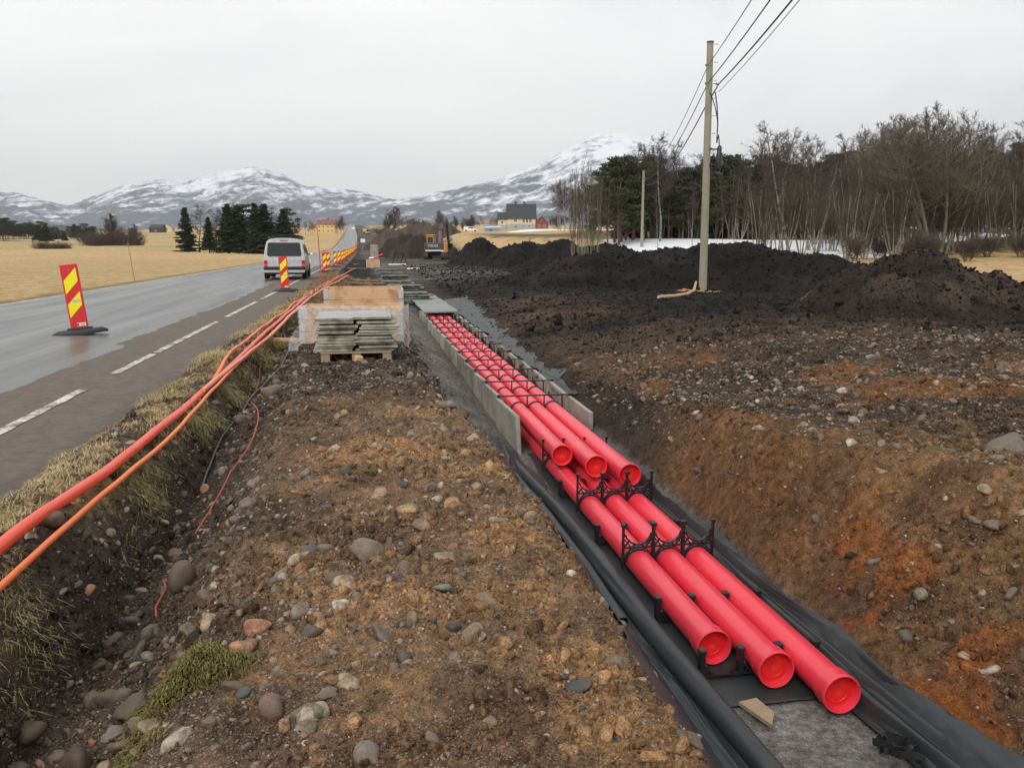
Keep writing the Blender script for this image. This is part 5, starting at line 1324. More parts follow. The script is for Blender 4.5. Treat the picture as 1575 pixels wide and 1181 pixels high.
# clods of peat on the heaps and on the spread soil
n = 45000; r = 8 * (84 / 8) ** rs.random(n); a = np.radians(rs.uniform(-9, 42, n)); Xc, Yc = r * np.sin(a), r * np.cos(a); uc, vc_ = UV(Xc, Yc)
hm = np.full(n, -9.)
for i in range(3): hm = np.maximum(hm, heap_raw(i, Xc, Yc))
kp = (uc > 3.6) & ((hm > .05) | ((vc_ > 13) & (rs.random(n) < .5))) & (zones(uc, vc_, Xc, Yc) < .3); Xc, Yc, r = Xc[kp], Yc[kp], r[kp]; n = len(Xc)
sc_ = np.clip(r * .0009 * rs.random(n) ** (-1 / 2.6), .010, .10); Zc = surf_z(Xc, Yc) + sc_ * .1
VV, FF, CC = [], [], []; off = 0
for q in range(14):
    sel = np.arange(q, n, 14); R = rotm(len(sel), 1.0); P = np.einsum('nij,vj->nvi', R, sh1[q] * (1 + .38 * np.random.default_rng(q).normal(size=(len(V1), 1)))) * sc_[sel][:, None, None] + np.stack([Xc[sel], Yc[sel], Zc[sel]], 1)[:, None]
    nv = P.shape[1]; VV.append(P.reshape(-1, 3)); FF.append((F1[None] + (np.arange(len(sel)) * nv)[:, None, None] + off).reshape(-1, 3)); off += nv * len(sel)
    CC.append(np.repeat(np.concatenate([np.array([[.017, .0145, .0135]]) * rs.uniform(.6, 1.7, (len(sel), 1)), np.full((len(sel), 1), .2)], 1), nv, 0))
o = np_obj('soil_clods', np.concatenate(VV), np.concatenate(FF), SOIL, smooth=False, cols=np.concatenate(CC)); tag(o, 'dark clods of peat strewn over the heaps and the spread soil', 'soil clods', kind='stuff')

# ================================================================ grass
m, nt, b = nmat('straw'); at = N(nt, 'ShaderNodeVertexColor', layer_name='Col'); nt.links.new(at.outputs['Color'], b.inputs['Base Color']); b.inputs['Roughness'].default_value = .8; b.inputs['Specular IOR Level'].default_value = .15; STRAW = m
def blades(X, Y, Z, L, lean, width, cols, name, label, droop=None):
    n = len(X); a = rs.uniform(0, 2 * PI, n); l = L * rs.uniform(.5, 1.25, n); ln = rs.uniform(.25, 1.0, n) * lean
    dx, dy = np.cos(a), np.sin(a)
    if droop is not None: dx = dx * .6 + droop[0]; dy = dy * .6 + droop[1]; q = np.hypot(dx, dy); dx /= q; dy /= q
    px, py = -dy, dx; P = []
    for (t, h, k) in ((0, 0, 1), (.45, .62, .8), (1, .80, .12)):
        h = h - (ln * .55) * t * t
        for s in (-1, 1):
            P.append(np.stack([X + dx * l * ln * t + px * width * k * s / 2, Y + dy * l * ln * t + py * width * k * s / 2, Z - .005 + l * h], 1))
    V = np.stack(P, 1).reshape(-1, 3); b0 = np.arange(n)[:, None] * 6
    F = np.stack([np.concatenate([b0 + 0, b0 + 1, b0 + 3, b0 + 2], 1), np.concatenate([b0 + 2, b0 + 3, b0 + 5, b0 + 4], 1)], 1).reshape(-1, 4)
    o = np_obj(name, V, F, STRAW, cols=np.repeat(np.concatenate([cols, np.ones((n, 1))], 1), 6, 0)); return tag(o, label, 'grass', kind='stuff')
def grass_field(n, u0, u1, v0, v1, thr, seed, L, lean, wd, name, label, c0=(.58, .45, .25), c1=(.36, .28, .13), droop=None):
    k = rs.random(n); v = v0 * (v1 / v0) ** k; u = rs.uniform(u0, u1, n); f = fbm(u * 2.4, v * 1.5, 4, seed) + .15 * rs.normal(size=n); kp = f > thr; u, v = u[kp], v[kp]
    kp = rs.random(len(u)) < np.clip((v - 1.5) / 4, .15, 1); u, v = u[kp], v[kp]; nt_ = len(u); per = 7; u = np.repeat(u, per) + rs.normal(0, .012 + .0015 * np.repeat(v, per), nt_ * per); v = np.repeat(v, per) + rs.normal(0, .02, nt_ * per)
    X, Y = u * CT - v * ST, u * ST + v * CT; Z = surf_z(X, Y); w = rs.random((len(u), 1)) ** 1.5
    g_ = sm(fbm(u * 1.5, v * .8, 3, seed + 4), .0, .35)[:, None] * .6; w = np.clip(w * .6 + g_, 0, 1)
    cols = (np.array(c0)[None] * (1 - w) + np.array(c1)[None] * w) * rs.uniform(.6, 1.25, (len(u), 1))
    sc2 = np.clip(v / 7, 1, 3)
    blades(X, Y, Z, L * np.clip(sc2, 1, 1.6), lean, wd * sc2, cols, name, label, droop)
grass_field(12000, -2.32, -1.62, 2.0, 34, .27, 301,   .075, 1.95, .0030, 'dry_grass', 'flattened straw coloured grass on the verge between road and cable ducts')
grass_field(2600, -1.72, -1.50, 2.5, 16, .20, 305, .12, 1.1, .0035, 'dry_grass', 'long pale grass tufts hanging over the ditch edge', c0=(.50, .42, .21), c1=(.28, .25, .09), droop=(.75, -.3))
grass_field(2600, -2.3, .4, 24, 52, .05, 309, .12, 1.2, .004, 'dry_grass', 'tawny grass on the verge beyond the wooden crates', c0=(.38, .25, .13), c1=(.26, .19, .09))
# moss cushions
MOSS = []
def moss(u0, v0, ru, rv, hgt, label, n=9000):
    q = rs.normal(size=(n, 2)) * .42; r2 = (q ** 2).sum(1); q = q[r2 < 1]; u = u0 + q[:, 0] * ru + q[:, 1] * rv * .35; v = v0 + q[:, 1] * rv
    X, Y = u * CT - v * ST, u * ST + v * CT; Z = surf_z(X, Y) + hgt * (1 - (q ** 2).sum(1)) * rs.random(len(X)) ** .3
    cols = (np.array([[.24, .185, .075]]) * (1 - .75 * rs.random((len(u), 1))) + np.array([[.03, .035, .006]])) * rs.uniform(.7, 1.2, (len(u), 1))
    o = blades(X, Y, Z - .01, .022, 1.4, .0045, cols, 'moss', label); return o
moss(-.70, 2.98, .30, .15, .11, 'yellow-green moss cushion on the ditch side of the berm')
moss(-.86, 2.72, .16, .10, .05, 'tawny dead moss in front of the green cushion', 4000)
moss(-.98, 3.35, .05, .08, .03, 'small green moss tuft in the ditch beyond the big cushion', 2500)
moss(-1.3, 2.35, .12, .10, .03, 'moss patch at the lower left corner', 4000)
# ================================================================ trees
BARKB = M('birch_bark', (.26, .245, .22), .8, var=.35, scale=3, dirt=(.07, .06, .05), dscale=2.5, dlo=.48, dhi=.6)
BARKG = M('grey_bark', (.26, .235, .18), .85, var=.35, scale=3, dirt=(.09, .09, .06), dscale=1.5)
BARKP = M('pine_bark', (.16, .085, .055), .85, var=.35, scale=3)
TWIGB = M('birch_twigs', (.092, .066, .055), .85, var=.3, scale=.8, spec=.2)
TWIGG = M('willow_twigs', (.098, .082, .058), .85, var=.3, scale=.8, spec=.2)
TWIGL = M('pale_twigs', (.140, .122, .090), .85, var=.3, scale=.8, spec=.2)
NEED = M('conifer_needles', (.036, .050, .026), .7, var=.45, scale=.9, spec=.2)
NEED2 = M('pine_needles', (.056, .066, .030), .7, var=.45, scale=.9, spec=.2)
def prisms(segs, sides=3):
    S = np.array([[*a, *b_, r0, r1] for a, b_, r0, r1 in segs], float); n = len(S); A, B = S[:, :3], S[:, 3:6]; t = B - A
    t /= np.linalg.norm(t, axis=1, keepdims=True) + 1e-9; h = np.where(np.abs(t[:, 2:3]) < .9, np.array([[0, 0, 1.]]), np.array([[1., 0, 0]]))
    a = np.cross(t, h); a /= np.linalg.norm(a, axis=1, keepdims=True); c = np.cross(t, a); P = []
    for (O, R) in ((A, S[:, 6]), (B, S[:, 7])):
        for k in range(sides):
            w = 2 * PI * k / sides; P.append(O + (a * math.cos(w) + c * math.sin(w)) * R[:, None])
    V = np.stack(P, 1).reshape(-1, 3); b0 = np.arange(n)[:, None] * 2 * sides
    F = np.concatenate([np.concatenate([b0 + k, b0 + (k + 1) % sides, b0 + sides + (k + 1) % sides, b0 + sides + k], 1) for k in range(sides)])
    return V, F
def branch(segs, p, d, L, r, n, R, wander, up, ends=None):
    pts = [p]; step = L / n
    for i in range(n):
        d = (d + Vector((R.gauss(0, wander), R.gauss(0, wander), R.gauss(0, wander) + up))).normalized(); q = p + d * step
        ra = r * (1 - .75 * i / n); rb = r * (1 - .75 * (i + 1) / n); segs.append((p, q, ra, rb)); p = q; pts.append((p, d, rb))
    return pts
def bare_tree(seed, H=12, stems=1, spread=.5, first=.3, nb=24, up=.10, broad=.42, tw=.016, r0=.13, mats=(None, None), sub=(7, 6)):
    R = random.Random(seed); tr, cr = [], []
    for s in range(stems):
        a = R.uniform(0, 6.28); lean = 0 if stems == 1 else R.uniform(.1, spread)
        d = Vector((math.cos(a) * lean, math.sin(a) * lean, 1)).normalized(); Ls = H * R.uniform(.7, 1.0) if stems > 1 else H
        base = Vector((math.cos(a) * .22 * (stems > 1), math.sin(a) * .22 * (stems > 1), -.2))
        pts = branch(tr, base, d, Ls, r0 * R.uniform(.6, 1) if stems > 1 else r0, 12, R, .045, .03)
        nbs = max(5, int(nb / (stems ** .6)))
        for k in range(nbs):
            f = first + (1 - first) * (k + R.random()) / nbs; i = min(11, int(f * 12)); p, dd, rr_ = pts[i + 1]
            a = R.uniform(0, 6.28); out = Vector((math.cos(a), math.sin(a), 0)); bd = (out * R.uniform(.6, 1.0) + Vector((0, 0, R.uniform(.5, 1.1)))).normalized()
            L1 = Ls * broad * (1.08 - f) * R.uniform(.7, 1.2) + .5
            b1 = branch(cr, p, bd, L1, max(.02, rr_ * .55), 5, R, .12, up)
            for _ in range(sub[0]):
                q, d2, r2 = R.choice(b1[1:]); a = R.uniform(0, 6.28); bd = (d2 + Vector((R.gauss(0, .6), R.gauss(0, .6), R.gauss(.1, .4)))).normalized()
                b2 = branch(cr, q, bd, L1 * R.uniform(.25, .5), max(tw, r2 * .6), 3, R, .16, up * .7)
                for _ in range(sub[1]):
                    q2, d3, r3 = R.choice(b2[1:]); bd = (d3 + Vector((R.gauss(0, .6), R.gauss(0, .6), R.gauss(.05, .4)))).normalized()
                    branch(cr, q2, bd, L1 * R.uniform(.12, .26), tw, 2, R, .2, up * .3)
    return [('trunk', prisms(tr, 6), mats[0]), ('crown', prisms(cr, 3), mats[1])]
def tri_cloud(C, size, R, flat=.5):
    n = len(C); a = R.normal(size=(n, 3)); a /= np.linalg.norm(a, axis=1, keepdims=True); b_ = R.normal(size=(n, 3)); b_[:, 2] *= flat; b_ -= a * (a * b_).sum(1, keepdims=True); b_ /= np.linalg.norm(b_, axis=1, keepdims=True)
    s = size * R.uniform(.5, 1.3, (n, 1)); V = np.stack([C - a * s * .5, C + a * s * .5 + b_ * s * .2, C + b_ * s * 1.1], 1).reshape(-1, 3)
    return V, np.arange(3 * n).reshape(-1, 3)
def spruce(seed, H=10, W_=.24, low=.06, mat=None):
    R = np.random.default_rng(seed); Rr = random.Random(seed); tr = []; branch(tr, Vector((0, 0, -.2)), Vector((0, 0, 1)), H * .98, .15, 8, Rr, .012, .0)
    C = []; nl = int(H * 3.2)
    for l in range(nl):
        f = low + (1 - low) * l / nl; z = H * f; reach = H * W_ * (1 - f) ** .85 * R.uniform(.75, 1.15) + .12; nbr = int(7 + 5 * (1 - f))
        for k in range(nbr):
            a = R.uniform(0, 6.28); L = reach * R.uniform(.6, 1.1); m_ = int(10 + L * 26); t = R.random(m_) ** .7
            droop = -.30 * L * t + .12 * L * t * t; sp_ = (.05 + .16 * L * (1 - np.abs(t - .55))) 
            x = t * L; y = R.normal(0, 1, m_) * sp_ * .6; C.append(np.stack([x * math.cos(a) - y * math.sin(a), x * math.sin(a) + y * math.cos(a), z + droop + R.normal(0, .05, m_)], 1))
    V, F = tri_cloud(np.concatenate(C), .26, R, .35); return [('trunk', prisms(tr, 6), BARKP), ('crown', (V, F), mat or NEED)]
def pine(seed, H=11, low=.35, wid=.24, mat=None):
    R = np.random.default_rng(seed); Rr = random.Random(seed); tr = []; pts = branch(tr, Vector((0, 0, -.2)), Vector((0, 0, 1)), H * .95, .15, 10, Rr, .03, .02); C = []
    for k in range(60):
        f = low + (1 - low) * Rr.random() ** .85; p = pts[min(10, max(1, int(f * 10)))][0]; a = Rr.uniform(0, 6.28); L = H * wid * (1.15 - f) ** .55 * Rr.uniform(.35, 1.1)
        e = Vector((p[0] + L * math.cos(a), p[1] + L * math.sin(a), H * f + L * .22)); tr.append((p, e, .035, .012)); m_ = 85
        q = R.normal(size=(m_, 3)); q /= np.linalg.norm(q, axis=1, keepdims=True); q *= R.random((m_, 1)) ** .4; rad = .42 + .3 * Rr.random()
        C.append(np.array(e)[None] + q * np.array([[rad * 1.35, rad * 1.35, rad * .62]]))
    V, F = tri_cloud(np.concatenate(C), .24, R, .6); return [('trunk', prisms(tr, 5), BARKP), ('crown', (V, F), mat or NEED2)]
PROTO = {}
def proto_tree(kind, name, specs):
    L = []
    for parts in specs: L.append([(n_, np_mesh(n_, V, F, m_, smooth=(n_ == 'trunk'))) for n_, (V, F), m_ in parts])
    PROTO[kind] = (name, L)
proto_tree('birch', 'birch_tree', [bare_tree(s, 12, 1, first=.32, nb=26, up=.14, broad=.34, tw=.014, r0=.11, mats=(BARKB, TWIGB), sub=(8, 7)) for s in (1, 2, 3)])
proto_tree('willow', 'bare_tree', [bare_tree(s, 10, 7, .42, first=.25, nb=34, up=.06, broad=.40, tw=.015, r0=.11, mats=(BARKG, TWIGG), sub=(7, 6)) for s in (11, 12, 13)])
proto_tree('broad', 'bare_tree', [bare_tree(s, 12, 3, .30, first=.28, nb=54, up=.07, broad=.58, tw=.017, r0=.19, mats=(M('dark_grey_bark', (.15, .13, .10), .85, var=.35, scale=3), TWIGL), sub=(9, 8)) for s in (21, 22)])
proto_tree('sapling', 'sapling_clump', [bare_tree(s, 6.5, 11, .16, first=.35, nb=34, up=.25, broad=.20, tw=.010, r0=.045, mats=(BARKG, TWIGG), sub=(4, 3)) for s in (31, 32)])
proto_tree('roundbare', 'bare_tree', [bare_tree(s, 12, 2, .2, first=.2, nb=60, up=.06, broad=.50, tw=.03, r0=.2, mats=(BARKG, TWIGB), sub=(9, 8)) for s in (41,)])
proto_tree('shrub', 'bare_shrub', [bare_tree(s, 3.2, 12, .8, first=.1, nb=40, up=.08, broad=.5, tw=.010, r0=.03, mats=(TWIGB, TWIGB), sub=(6, 5)) for s in (51, 52)])
proto_tree('spruce', 'spruce_tree', [spruce(61, 10), spruce(62, 10, .20), spruce(63, 10, .27, .12)])
proto_tree('pine', 'pine_tree', [pine(71), pine(72, low=.2, wid=.26), pine(73, low=.12, wid=.28)])
HT = {'birch': 12, 'willow': 10, 'broad': 12, 'sapling': 6.5, 'roundbare': 12, 'shrub': 3.2, 'spruce': 10, 'pine': 11}
def tree(kind, px, Y, H, label, group=None, wide=1.0, base=None, parts=True):
    H *= {'broad': .86, 'willow': .88, 'birch': .95, 'roundbare': .92}.get(kind, 1); name, L = PROTO[kind]; X = bear(px, Y); z = gz(X, Y) if base is None else base; s = H / HT[kind]
    t = empty(name, (X, Y, z), rnd.uniform(0, 6.28), label, 'shrub' if kind in ('shrub', 'sapling') else 'tree', group); t.scale = (s * wide * rnd.uniform(.9, 1.1), s * wide * rnd.uniform(.9, 1.1), s)
    for n_, me in rnd.choice(L): o = bpy.data.objects.new(n_, me); link(o); o.parent = t
    return t
SKY = np.array([(925, 268), (940, 250), (965, 232), (1000, 224), (1020, 216), (1040, 228), (1070, 236), (1100, 238), (1130, 232), (1150, 220), (1200, 196), (1230, 196), (1258, 222), (1285, 236), (1300, 205), (1340, 182), (1380, 172), (1440, 160), (1480, 170), (1505, 190), (1530, 200), (1560, 188), (1640, 185), (1800, 190)], float)
CON = np.array([(915, 285), (930, 262), (960, 242), (1000, 245), (1040, 262), (1075, 262), (1090, 245), (1110, 240), (1130, 238), (1150, 250), (1170, 238), (1200, 248), (1250, 246), (1300, 232), (1360, 238), (1420, 228), (1500, 238), (1575, 222), (1800, 225)], float)
def hgt(tab, px, Y): return zat(float(np.interp(px, tab[:, 0], tab[:, 1])), Y) - gz(bear(px, Y), Y)
GW = 'woodland behind the peat heaps, '
for k in range(84):   # conifers at the back
    px = 935 + 760 * (k + rnd.random()) / 84; Y = rnd.uniform(98, 120); Y = Y if px > 1000 else rnd.uniform(90, 98)
    kd = 'pine' if rnd.random() < .62 else 'spruce'
    tree(kd, px, Y, hgt(CON, px, Y) * rnd.uniform(.86, 1.03), {'pine': 'dark green pine standing deep in the bare woodland on the right', 'spruce': 'dark pointed spruce standing deep in the bare woodland on the right'}[kd], GW + kd + 's', 1.15)
for k in range(70):
    px = 985 + 290 * (k + rnd.random()) / 70; Y = rnd.uniform(96, 112); kd = ('willow', 'birch')[k % 2]
    tree(kd, px, Y, min(hgt(CON, px, Y) * rnd.uniform(.72, 1.02), hgt(SKY, px, Y)), {'willow': 'many-stemmed bare tree in the thicket behind the snow strip', 'birch': 'dark bare birch in the thicket behind the snow strip'}[kd], 'thicket behind the snow strip, ' + kd + 's', 1.0)
for px, Y, f in ((1045, 98, .95), (1062, 99, 1.0), (1078, 98, .92), (1100, 99, 1.0), (1120, 98, .95), (1000, 96, .9), (962, 92, .9), (934, 84, .95), (952, 86, 1.0), (975, 94, 1.0), (1003, 97, .98), (1028, 97, .9), (945, 90, 1.05)):
    tree('pine', px, Y, hgt(CON, px, Y) * f, 'dark olive pine at the left end of the woodland, beside the distant mountain', GW + 'pines at its left end', 1.2)
for k in range(64):   # birches and other bare trees
    px = 960 + 740 * (k + rnd.random()) / 64; Y = rnd.uniform(78, 104) if px > 1240 else rnd.uniform(97, 110); H = hgt(SKY, px, Y) * (rnd.uniform(.90, 1.0) if k % 3 else rnd.uniform(.7, .9))
    tree('birch', px, Y, H, 'slender bare birch with a pale trunk in the woodland on the right', GW + 'birches', 1.05)
for k in range(40):   # multi-stemmed willows along the front
    px = 1150 + 560 * ((k + rnd.random()) / 40) ** .9; Y = rnd.uniform(62, 78) if px < 1390 else rnd.uniform(70, 80); H = hgt(SKY, px, Y) * rnd.uniform(.42, .78)
    tree('willow', px, Y, H, 'many-stemmed bare tree at the front edge of the woodland', GW + 'many-stemmed trees', .95)
for k in range(26):
    px = 1240 + 420 * (k + rnd.random()) / 26; Y = rnd.uniform(74, 95); H = hgt(SKY, px, Y) * rnd.uniform(.9, 1.0)
    tree('willow', px, Y, H, 'tall many-stemmed bare tree inside the right half of the woodland', GW + 'tall many-stemmed trees', .8)
tree('broad', 1440, 68, hgt(SKY, 1440, 68) * 1.04, 'largest bare tree of the woodland, broad rounded crown at the skyline on the right', None, 1.45)
tree('broad', 1370, 76, hgt(SKY, 1370, 76) * .97, 'wide bare tree just left of the largest rounded crown', None, .9)
tree('broad', 1335, 84, hgt(SKY, 1335, 84), 'bare tree with upright limbs left of the two broad crowns', None, .8)
tree('birch', 1213, 70, hgt(SKY, 1213, 70) * 1.04, 'tall birch with a fine rounded crown above its neighbours, right of the utility pole', None, 1.5)
tree('birch', 1185, 78, hgt(SKY, 1185, 78), 'birch with a fine crown just left of the tallest one', None, 1.2)
tree('birch', 1015, 88, hgt(SKY, 1015, 88) * 1.05, 'pale bare tree rising above the pines left of the utility pole', None, 1.5)
tree('birch', 990, 90, hgt(SKY, 990, 90) * 1.0, 'fine bare tree above the pines at the left end of the woodland', None, 1.4)
for k, (px, Y) in enumerate(((935, 70), (950, 72), (1012, 70), (1065, 68), (1110, 66), (1128, 66), (1150, 70), (1178, 70))):
    tree('birch', px, Y, hgt(SKY, px, Y) * rnd.uniform(.6, .85), 'thin pale birch standing in front of the snow strip', 'thin birches before the snow', .55)
for k in range(9):
    px = 1290 + 370 * (k + rnd.random()) / 9; tree('shrub', px, rnd.uniform(60, 68), rnd.uniform(1.2, 2.2), 'low bare shrub along the foot of the woodland', 'shrubs at the foot of the woodland', 1.2)
for k, (px, Y, H) in enumerate(((884, 47, 6.3), (897, 45, 6.8), (908, 46, 5.8), (916, 49, 6.6))):
    tree('sapling', px, Y, H, 'clump of thin upright bare saplings left of the peat heap, before the mountain', 'sapling clumps left of the heap', .42)
for k in range(20):
    px = 850 + 90 * rnd.random(); tree('birch', px, rnd.uniform(230, 300), rnd.uniform(9, 17), 'far bare tree in the hazy grove below the right mountain', 'hazy grove below the mountain', 1.3)
# left side
for px, Y, yt, kd, w_, lab in ((287, 180, 319, 'spruce', 1.15, 'dark spruce at the left end of the row beyond the road'),
    (307, 182, 317, 'birch', 1.3, 'bare tree between the two leftmost spruces of the row'), (322, 181, 333, 'spruce', .9, 'small narrow spruce, second from the left in the row'),
    (334, 184, 322, 'birch', 1.2, 'bare tree right of the small narrow spruce'), (352, 178, 313, 'spruce', 1.3, 'large dark spruce in the middle of the row'),
    (367, 180, 315, 'spruce', 1.1, 'dark spruce touching the large one on its right'), (382, 182, 317, 'pine', 1.2, 'pine in the right half of the row, bushy top'),
    (394, 179, 312, 'spruce', 1.1, 'dark spruce behind the left roof corner of the van'), (408, 180, 313, 'spruce', 1.25, 'broad dark spruce directly above the van roof'),
    (422, 186, 320, 'birch', 1.2, 'bare tree behind the van between the dark spruces'), (437, 178, 321, 'spruce', 1.2, 'rightmost spruce of the row, above the right side of the van'), (448, 190, 322, 'pine', .9, 'thin pine with a flat top right of the last spruce')):
    tree(kd, px, Y, zat(yt, Y) - gz(bear(px, Y), Y), lab, 'row of trees beyond the road', w_ * 1.45)
for px, Y, yt, w_ in ((342, 186, 326, 1.2), (376, 186, 320, 1.3), (400, 190, 318, 1.2), (360, 192, 318, 1.2)):
    tree('birch', px, Y, zat(yt, Y) - gz(bear(px, Y), Y), 'bare tree hidden among the dark spruces beyond the road', 'bare trees among the spruces', w_)
tree('roundbare', 171, 300, zat(326, 300) - gz(bear(171, 300), 300), 'wide rounded bare tree standing alone in the left field', None, 1.0)
tree('roundbare', 205, 305, 8, 'lower bare tree right of the wide rounded one in the left field', None, 1.2)
for px in (140, 152, 163, 176, 188, 200, 212):
    yy_ = rnd.uniform(285, 298); tree('shrub', px, yy_, rnd.uniform(4.5, 7.5), 'dark bushy shrub at the foot of the wide rounded tree', 'shrubs under the rounded tree', 1.2, base=gz(bear(px, yy_), yy_) - 2.0)
for px, H in ((62, 3.0), (72, 2.4), (82, 2.0), (92, 2.6), (103, 2.2)):
    tree('shrub', px, 205, H * 1.1, 'small grey bush in the middle of the left field', 'small bushes in the left field', 1.3, base=gz(bear(px, 205), 205) - H * .45)
for k in range(70):
    px = -85 + 228 * (k + rnd.random()) / 70; Y = rnd.uniform(370, 430); kd = rnd.choice(['pine', 'spruce', 'birch', 'pine', 'pine'])
    top = np.interp(px, [-80, 0, 30, 55, 75, 100, 120, 140], [330, 333, 343, 337, 340, 350, 342, 345]) + rnd.uniform(0, 10)
    tree(kd, px, Y, zat(top, Y) - gz(bear(px, Y), Y), {'pine': 'far dark pine in the tree line at the left edge', 'spruce': 'far dark spruce in the tree line at the left edge', 'birch': 'far bare tree in the tree line at the left edge'}[kd], 'tree line at the left edge, %ss' % kd, 1.9)
for k in range(14):
    px = 455 + 75 * (k + rnd.random()) / 14; Y = rnd.uniform(480, 570)
    if 488 < px < 517: Y = rnd.uniform(615, 640)
    tree('birch', px, Y, rnd.uniform(6, 11), 'far bare tree around the yellow house on the hill', 'bare trees around the yellow house', 1.4)
tree('roundbare', 526, 560, 12.5, 'bare round tree right of the yellow house', None, .8)
tree('roundbare', 604, 430, zat(315, 430) - gz(bear(604, 430), 430), 'large grey bare tree behind the works, right of the road crest', None, 1.05)
tree('roundbare', 679, 470, zat(322, 470) - gz(bear(679, 470), 470), 'bare tree above the excavator, before the right mountain foot', None, .85)
for k in range(26):
    px = 585 + 290 * (k + rnd.random()) / 26; Y = rnd.uniform(420, 520); tree('birch' if k % 4 else 'shrub', px, Y, rnd.uniform(3.5, 8), 'far low bare tree among the distant farm houses', 'far trees among the farm houses' if k % 4 else 'far shrubs among the farm houses', 1.6)['label'] = 'far low bare tree among the distant farm houses' if k % 4 else 'far low bush among the distant farm houses'
for px, H in ((702, 6.5), (722, 5), (727, 7), (712, 4)):
    tree('roundbare', px, 335, H, 'small bare garden tree near the far white van', 'garden trees near the far white van', .7)
# ================================================================ far buildings, machines
def at(px, Y): X = bear(px, Y); return X, Y, gz(X, Y)
CREAM = M('cream_wall', (.62, .52, .35), .8, var=.08, scale=1); GREYW = M('grey_wall', (.36, .37, .37), .85, var=.1, scale=1)
DROOF = M('dark_roof', (.032, .036, .042), .7, var=.2, scale=2); REDW = M('red_wall', (.24, .055, .04), .8, var=.15, scale=1)
YELW = M('yellow_wall', (.66, .46, .15), .8, var=.08, scale=1); RROOF = M('red_roof', (.22, .085, .06), .8, var=.2, scale=2); TANR = M('tan_roof', (.28, .21, .15), .8, var=.2, scale=2)
WIN = M('window_glass', (.03, .04, .05), .1); WHITE = M('white_paint', (.78, .78, .76), .5, var=.05); BRICK = M('chimney_brick', (.05, .045, .045), .8)
def house(px, Y, w, d, wall_h, roof_h, wm, rm, label, wins, base_h=0, basem=None, gable=False, rz=0.0, chim=(), over=.4, name='house'):
    X, Yy, z = at(px, Y); t = empty(name, (X, Yy, z - .3), rz, label, 'house')
    if base_h:
        mb = MB(); mb.box((0, d / 2, base_h / 2), (w - .06, d - .06, base_h)); mb.build('basement', basem, t)
    mb = MB(); mb.box((0, d / 2, (base_h + wall_h) / 2), (w, d, wall_h - base_h))
    top = wall_h
    if gable: mb.prism([(-w / 2, top), (w / 2, top), (0, top + roof_h)], 0.0, d)
    else:
        n0 = len(mb.V); mb.add([(x, y, top) for x in (-w / 2, w / 2) for y in (0, d)] + [(-w / 2, d / 2, top + roof_h), (w / 2, d / 2, top + roof_h)], [(0, 4, 1), (2, 3, 5), (0, 2, 5, 4), (1, 4, 5, 3)])
    mb.build('wall', wm, t)
    mb = MB(); th = .16
    if gable:
        q = over * roof_h / (w / 2)
        mb.prism([(-w / 2 - over, top - q + .03), (0, top + roof_h + .03), (w / 2 + over, top - q + .03), (w / 2 + over, top - q + th + .03), (0, top + roof_h + th + .08), (-w / 2 - over, top - q + th + .03)], -over, d + over)
    else:
        q = over * roof_h / (d / 2); P = [(-over, top - q + .03), (d / 2, top + roof_h + .03), (d + over, top - q + .03), (d + over, top - q + th + .03), (d / 2, top + roof_h + th + .08), (-over, top - q + th + .03)]
        vs = [(x, y, zz) for x in (-w / 2 - over, w / 2 + over) for y, zz in P]; n = 6
        mb.add(vs, [(0, 1, 4, 5), (1, 2, 3, 4), (11, 10, 7, 6), (10, 9, 8, 7)] + [(i, i + 6, (i + 1) % 6 + 6, (i + 1) % 6) for i in range(6)])
    rf = mb.build('roof', rm, t)
    for cx in chim:
        mb = MB(); zc = top + roof_h * (.95 if not gable else .8); mb.box((cx, d / 2 + (0 if not gable else 1), zc + .5), (.7, .7, 1.9)); mb.box((cx, d / 2 + (0 if not gable else 1), zc + 1.5), (.8, .8, .12)); mb.build('chimney', BRICK, rf)
    for (x, zz, ww, hh) in wins:
        mb = MB()
        for s in (-1, 1): mb.box((x + s * (ww / 2 + .05), -.03, zz), (.1, .08, hh + .2)); mb.box((x, -.03, zz + s * (hh / 2 + .05)), (ww, .08, .1))
        mb.box((x, -.03, zz), (.06, .06, hh)); f = mb.build('window', WHITE, t)
        mb = MB(); mb.box((x, -.01, zz), (ww, .03, hh)); mb.build('pane', WIN, f)
    return t
hz_ = 350
house(801, hz_, 11.8, 9, 4.9, 5.6, CREAM, DROOF, 'cream house with a big dark roof and grey basement across the pale field', [(-2.2, 3.8, 1.1, 1.1), (1.2, 3.7, .9, 1.5), (2.6, 3.7, .9, 1.5), (4.0, 3.7, .9, 1.5), (-2.1, 1.3, 1.1, .9), (.8, 1.5, 1.0, .6), (3.4, 1.5, 1.0, .6)], 2.4, GREYW, False, math.radians(-3), (-2.4, 1.2))
house(772.5, hz_ + .5, 3.6, 7, 4.9, 2.6, CREAM, DROOF, 'low dark-roofed side wing on the left of the cream house', [(0, 3.6, .9, 1.0)], 2.4, GREYW, False, math.radians(-3))
house(833, 430, 6.6, 8, 3.6, 3.0, REDW, RROOF, 'small dark red house with its gable facing, right of the cream house', [(-1.4, 1.7, .9, 1.0), (1.4, 1.7, .9, 1.0), (0, 4.3, .8, .9)], gable=True)
house(754, 480, 11, 8, 3.0, 2.2, CREAM, TANR, 'long low house with a tan roof left of the cream house', [(-3, 1.7, 1.2, 1.1), (0, 1.7, 1.2, 1.1), (3, 1.7, 1.2, 1.1)])
house(502, 590, 12.5, 9, 6.4, 3.2, YELW, RROOF, 'two-storey yellow house with a red roof on the hill left of the road', [(x, z_, 1.0, 1.3) for x in (-4.5, -1.8, 1.6, 4.4) for z_ in (1.9, 4.8)], chim=(1.0,))
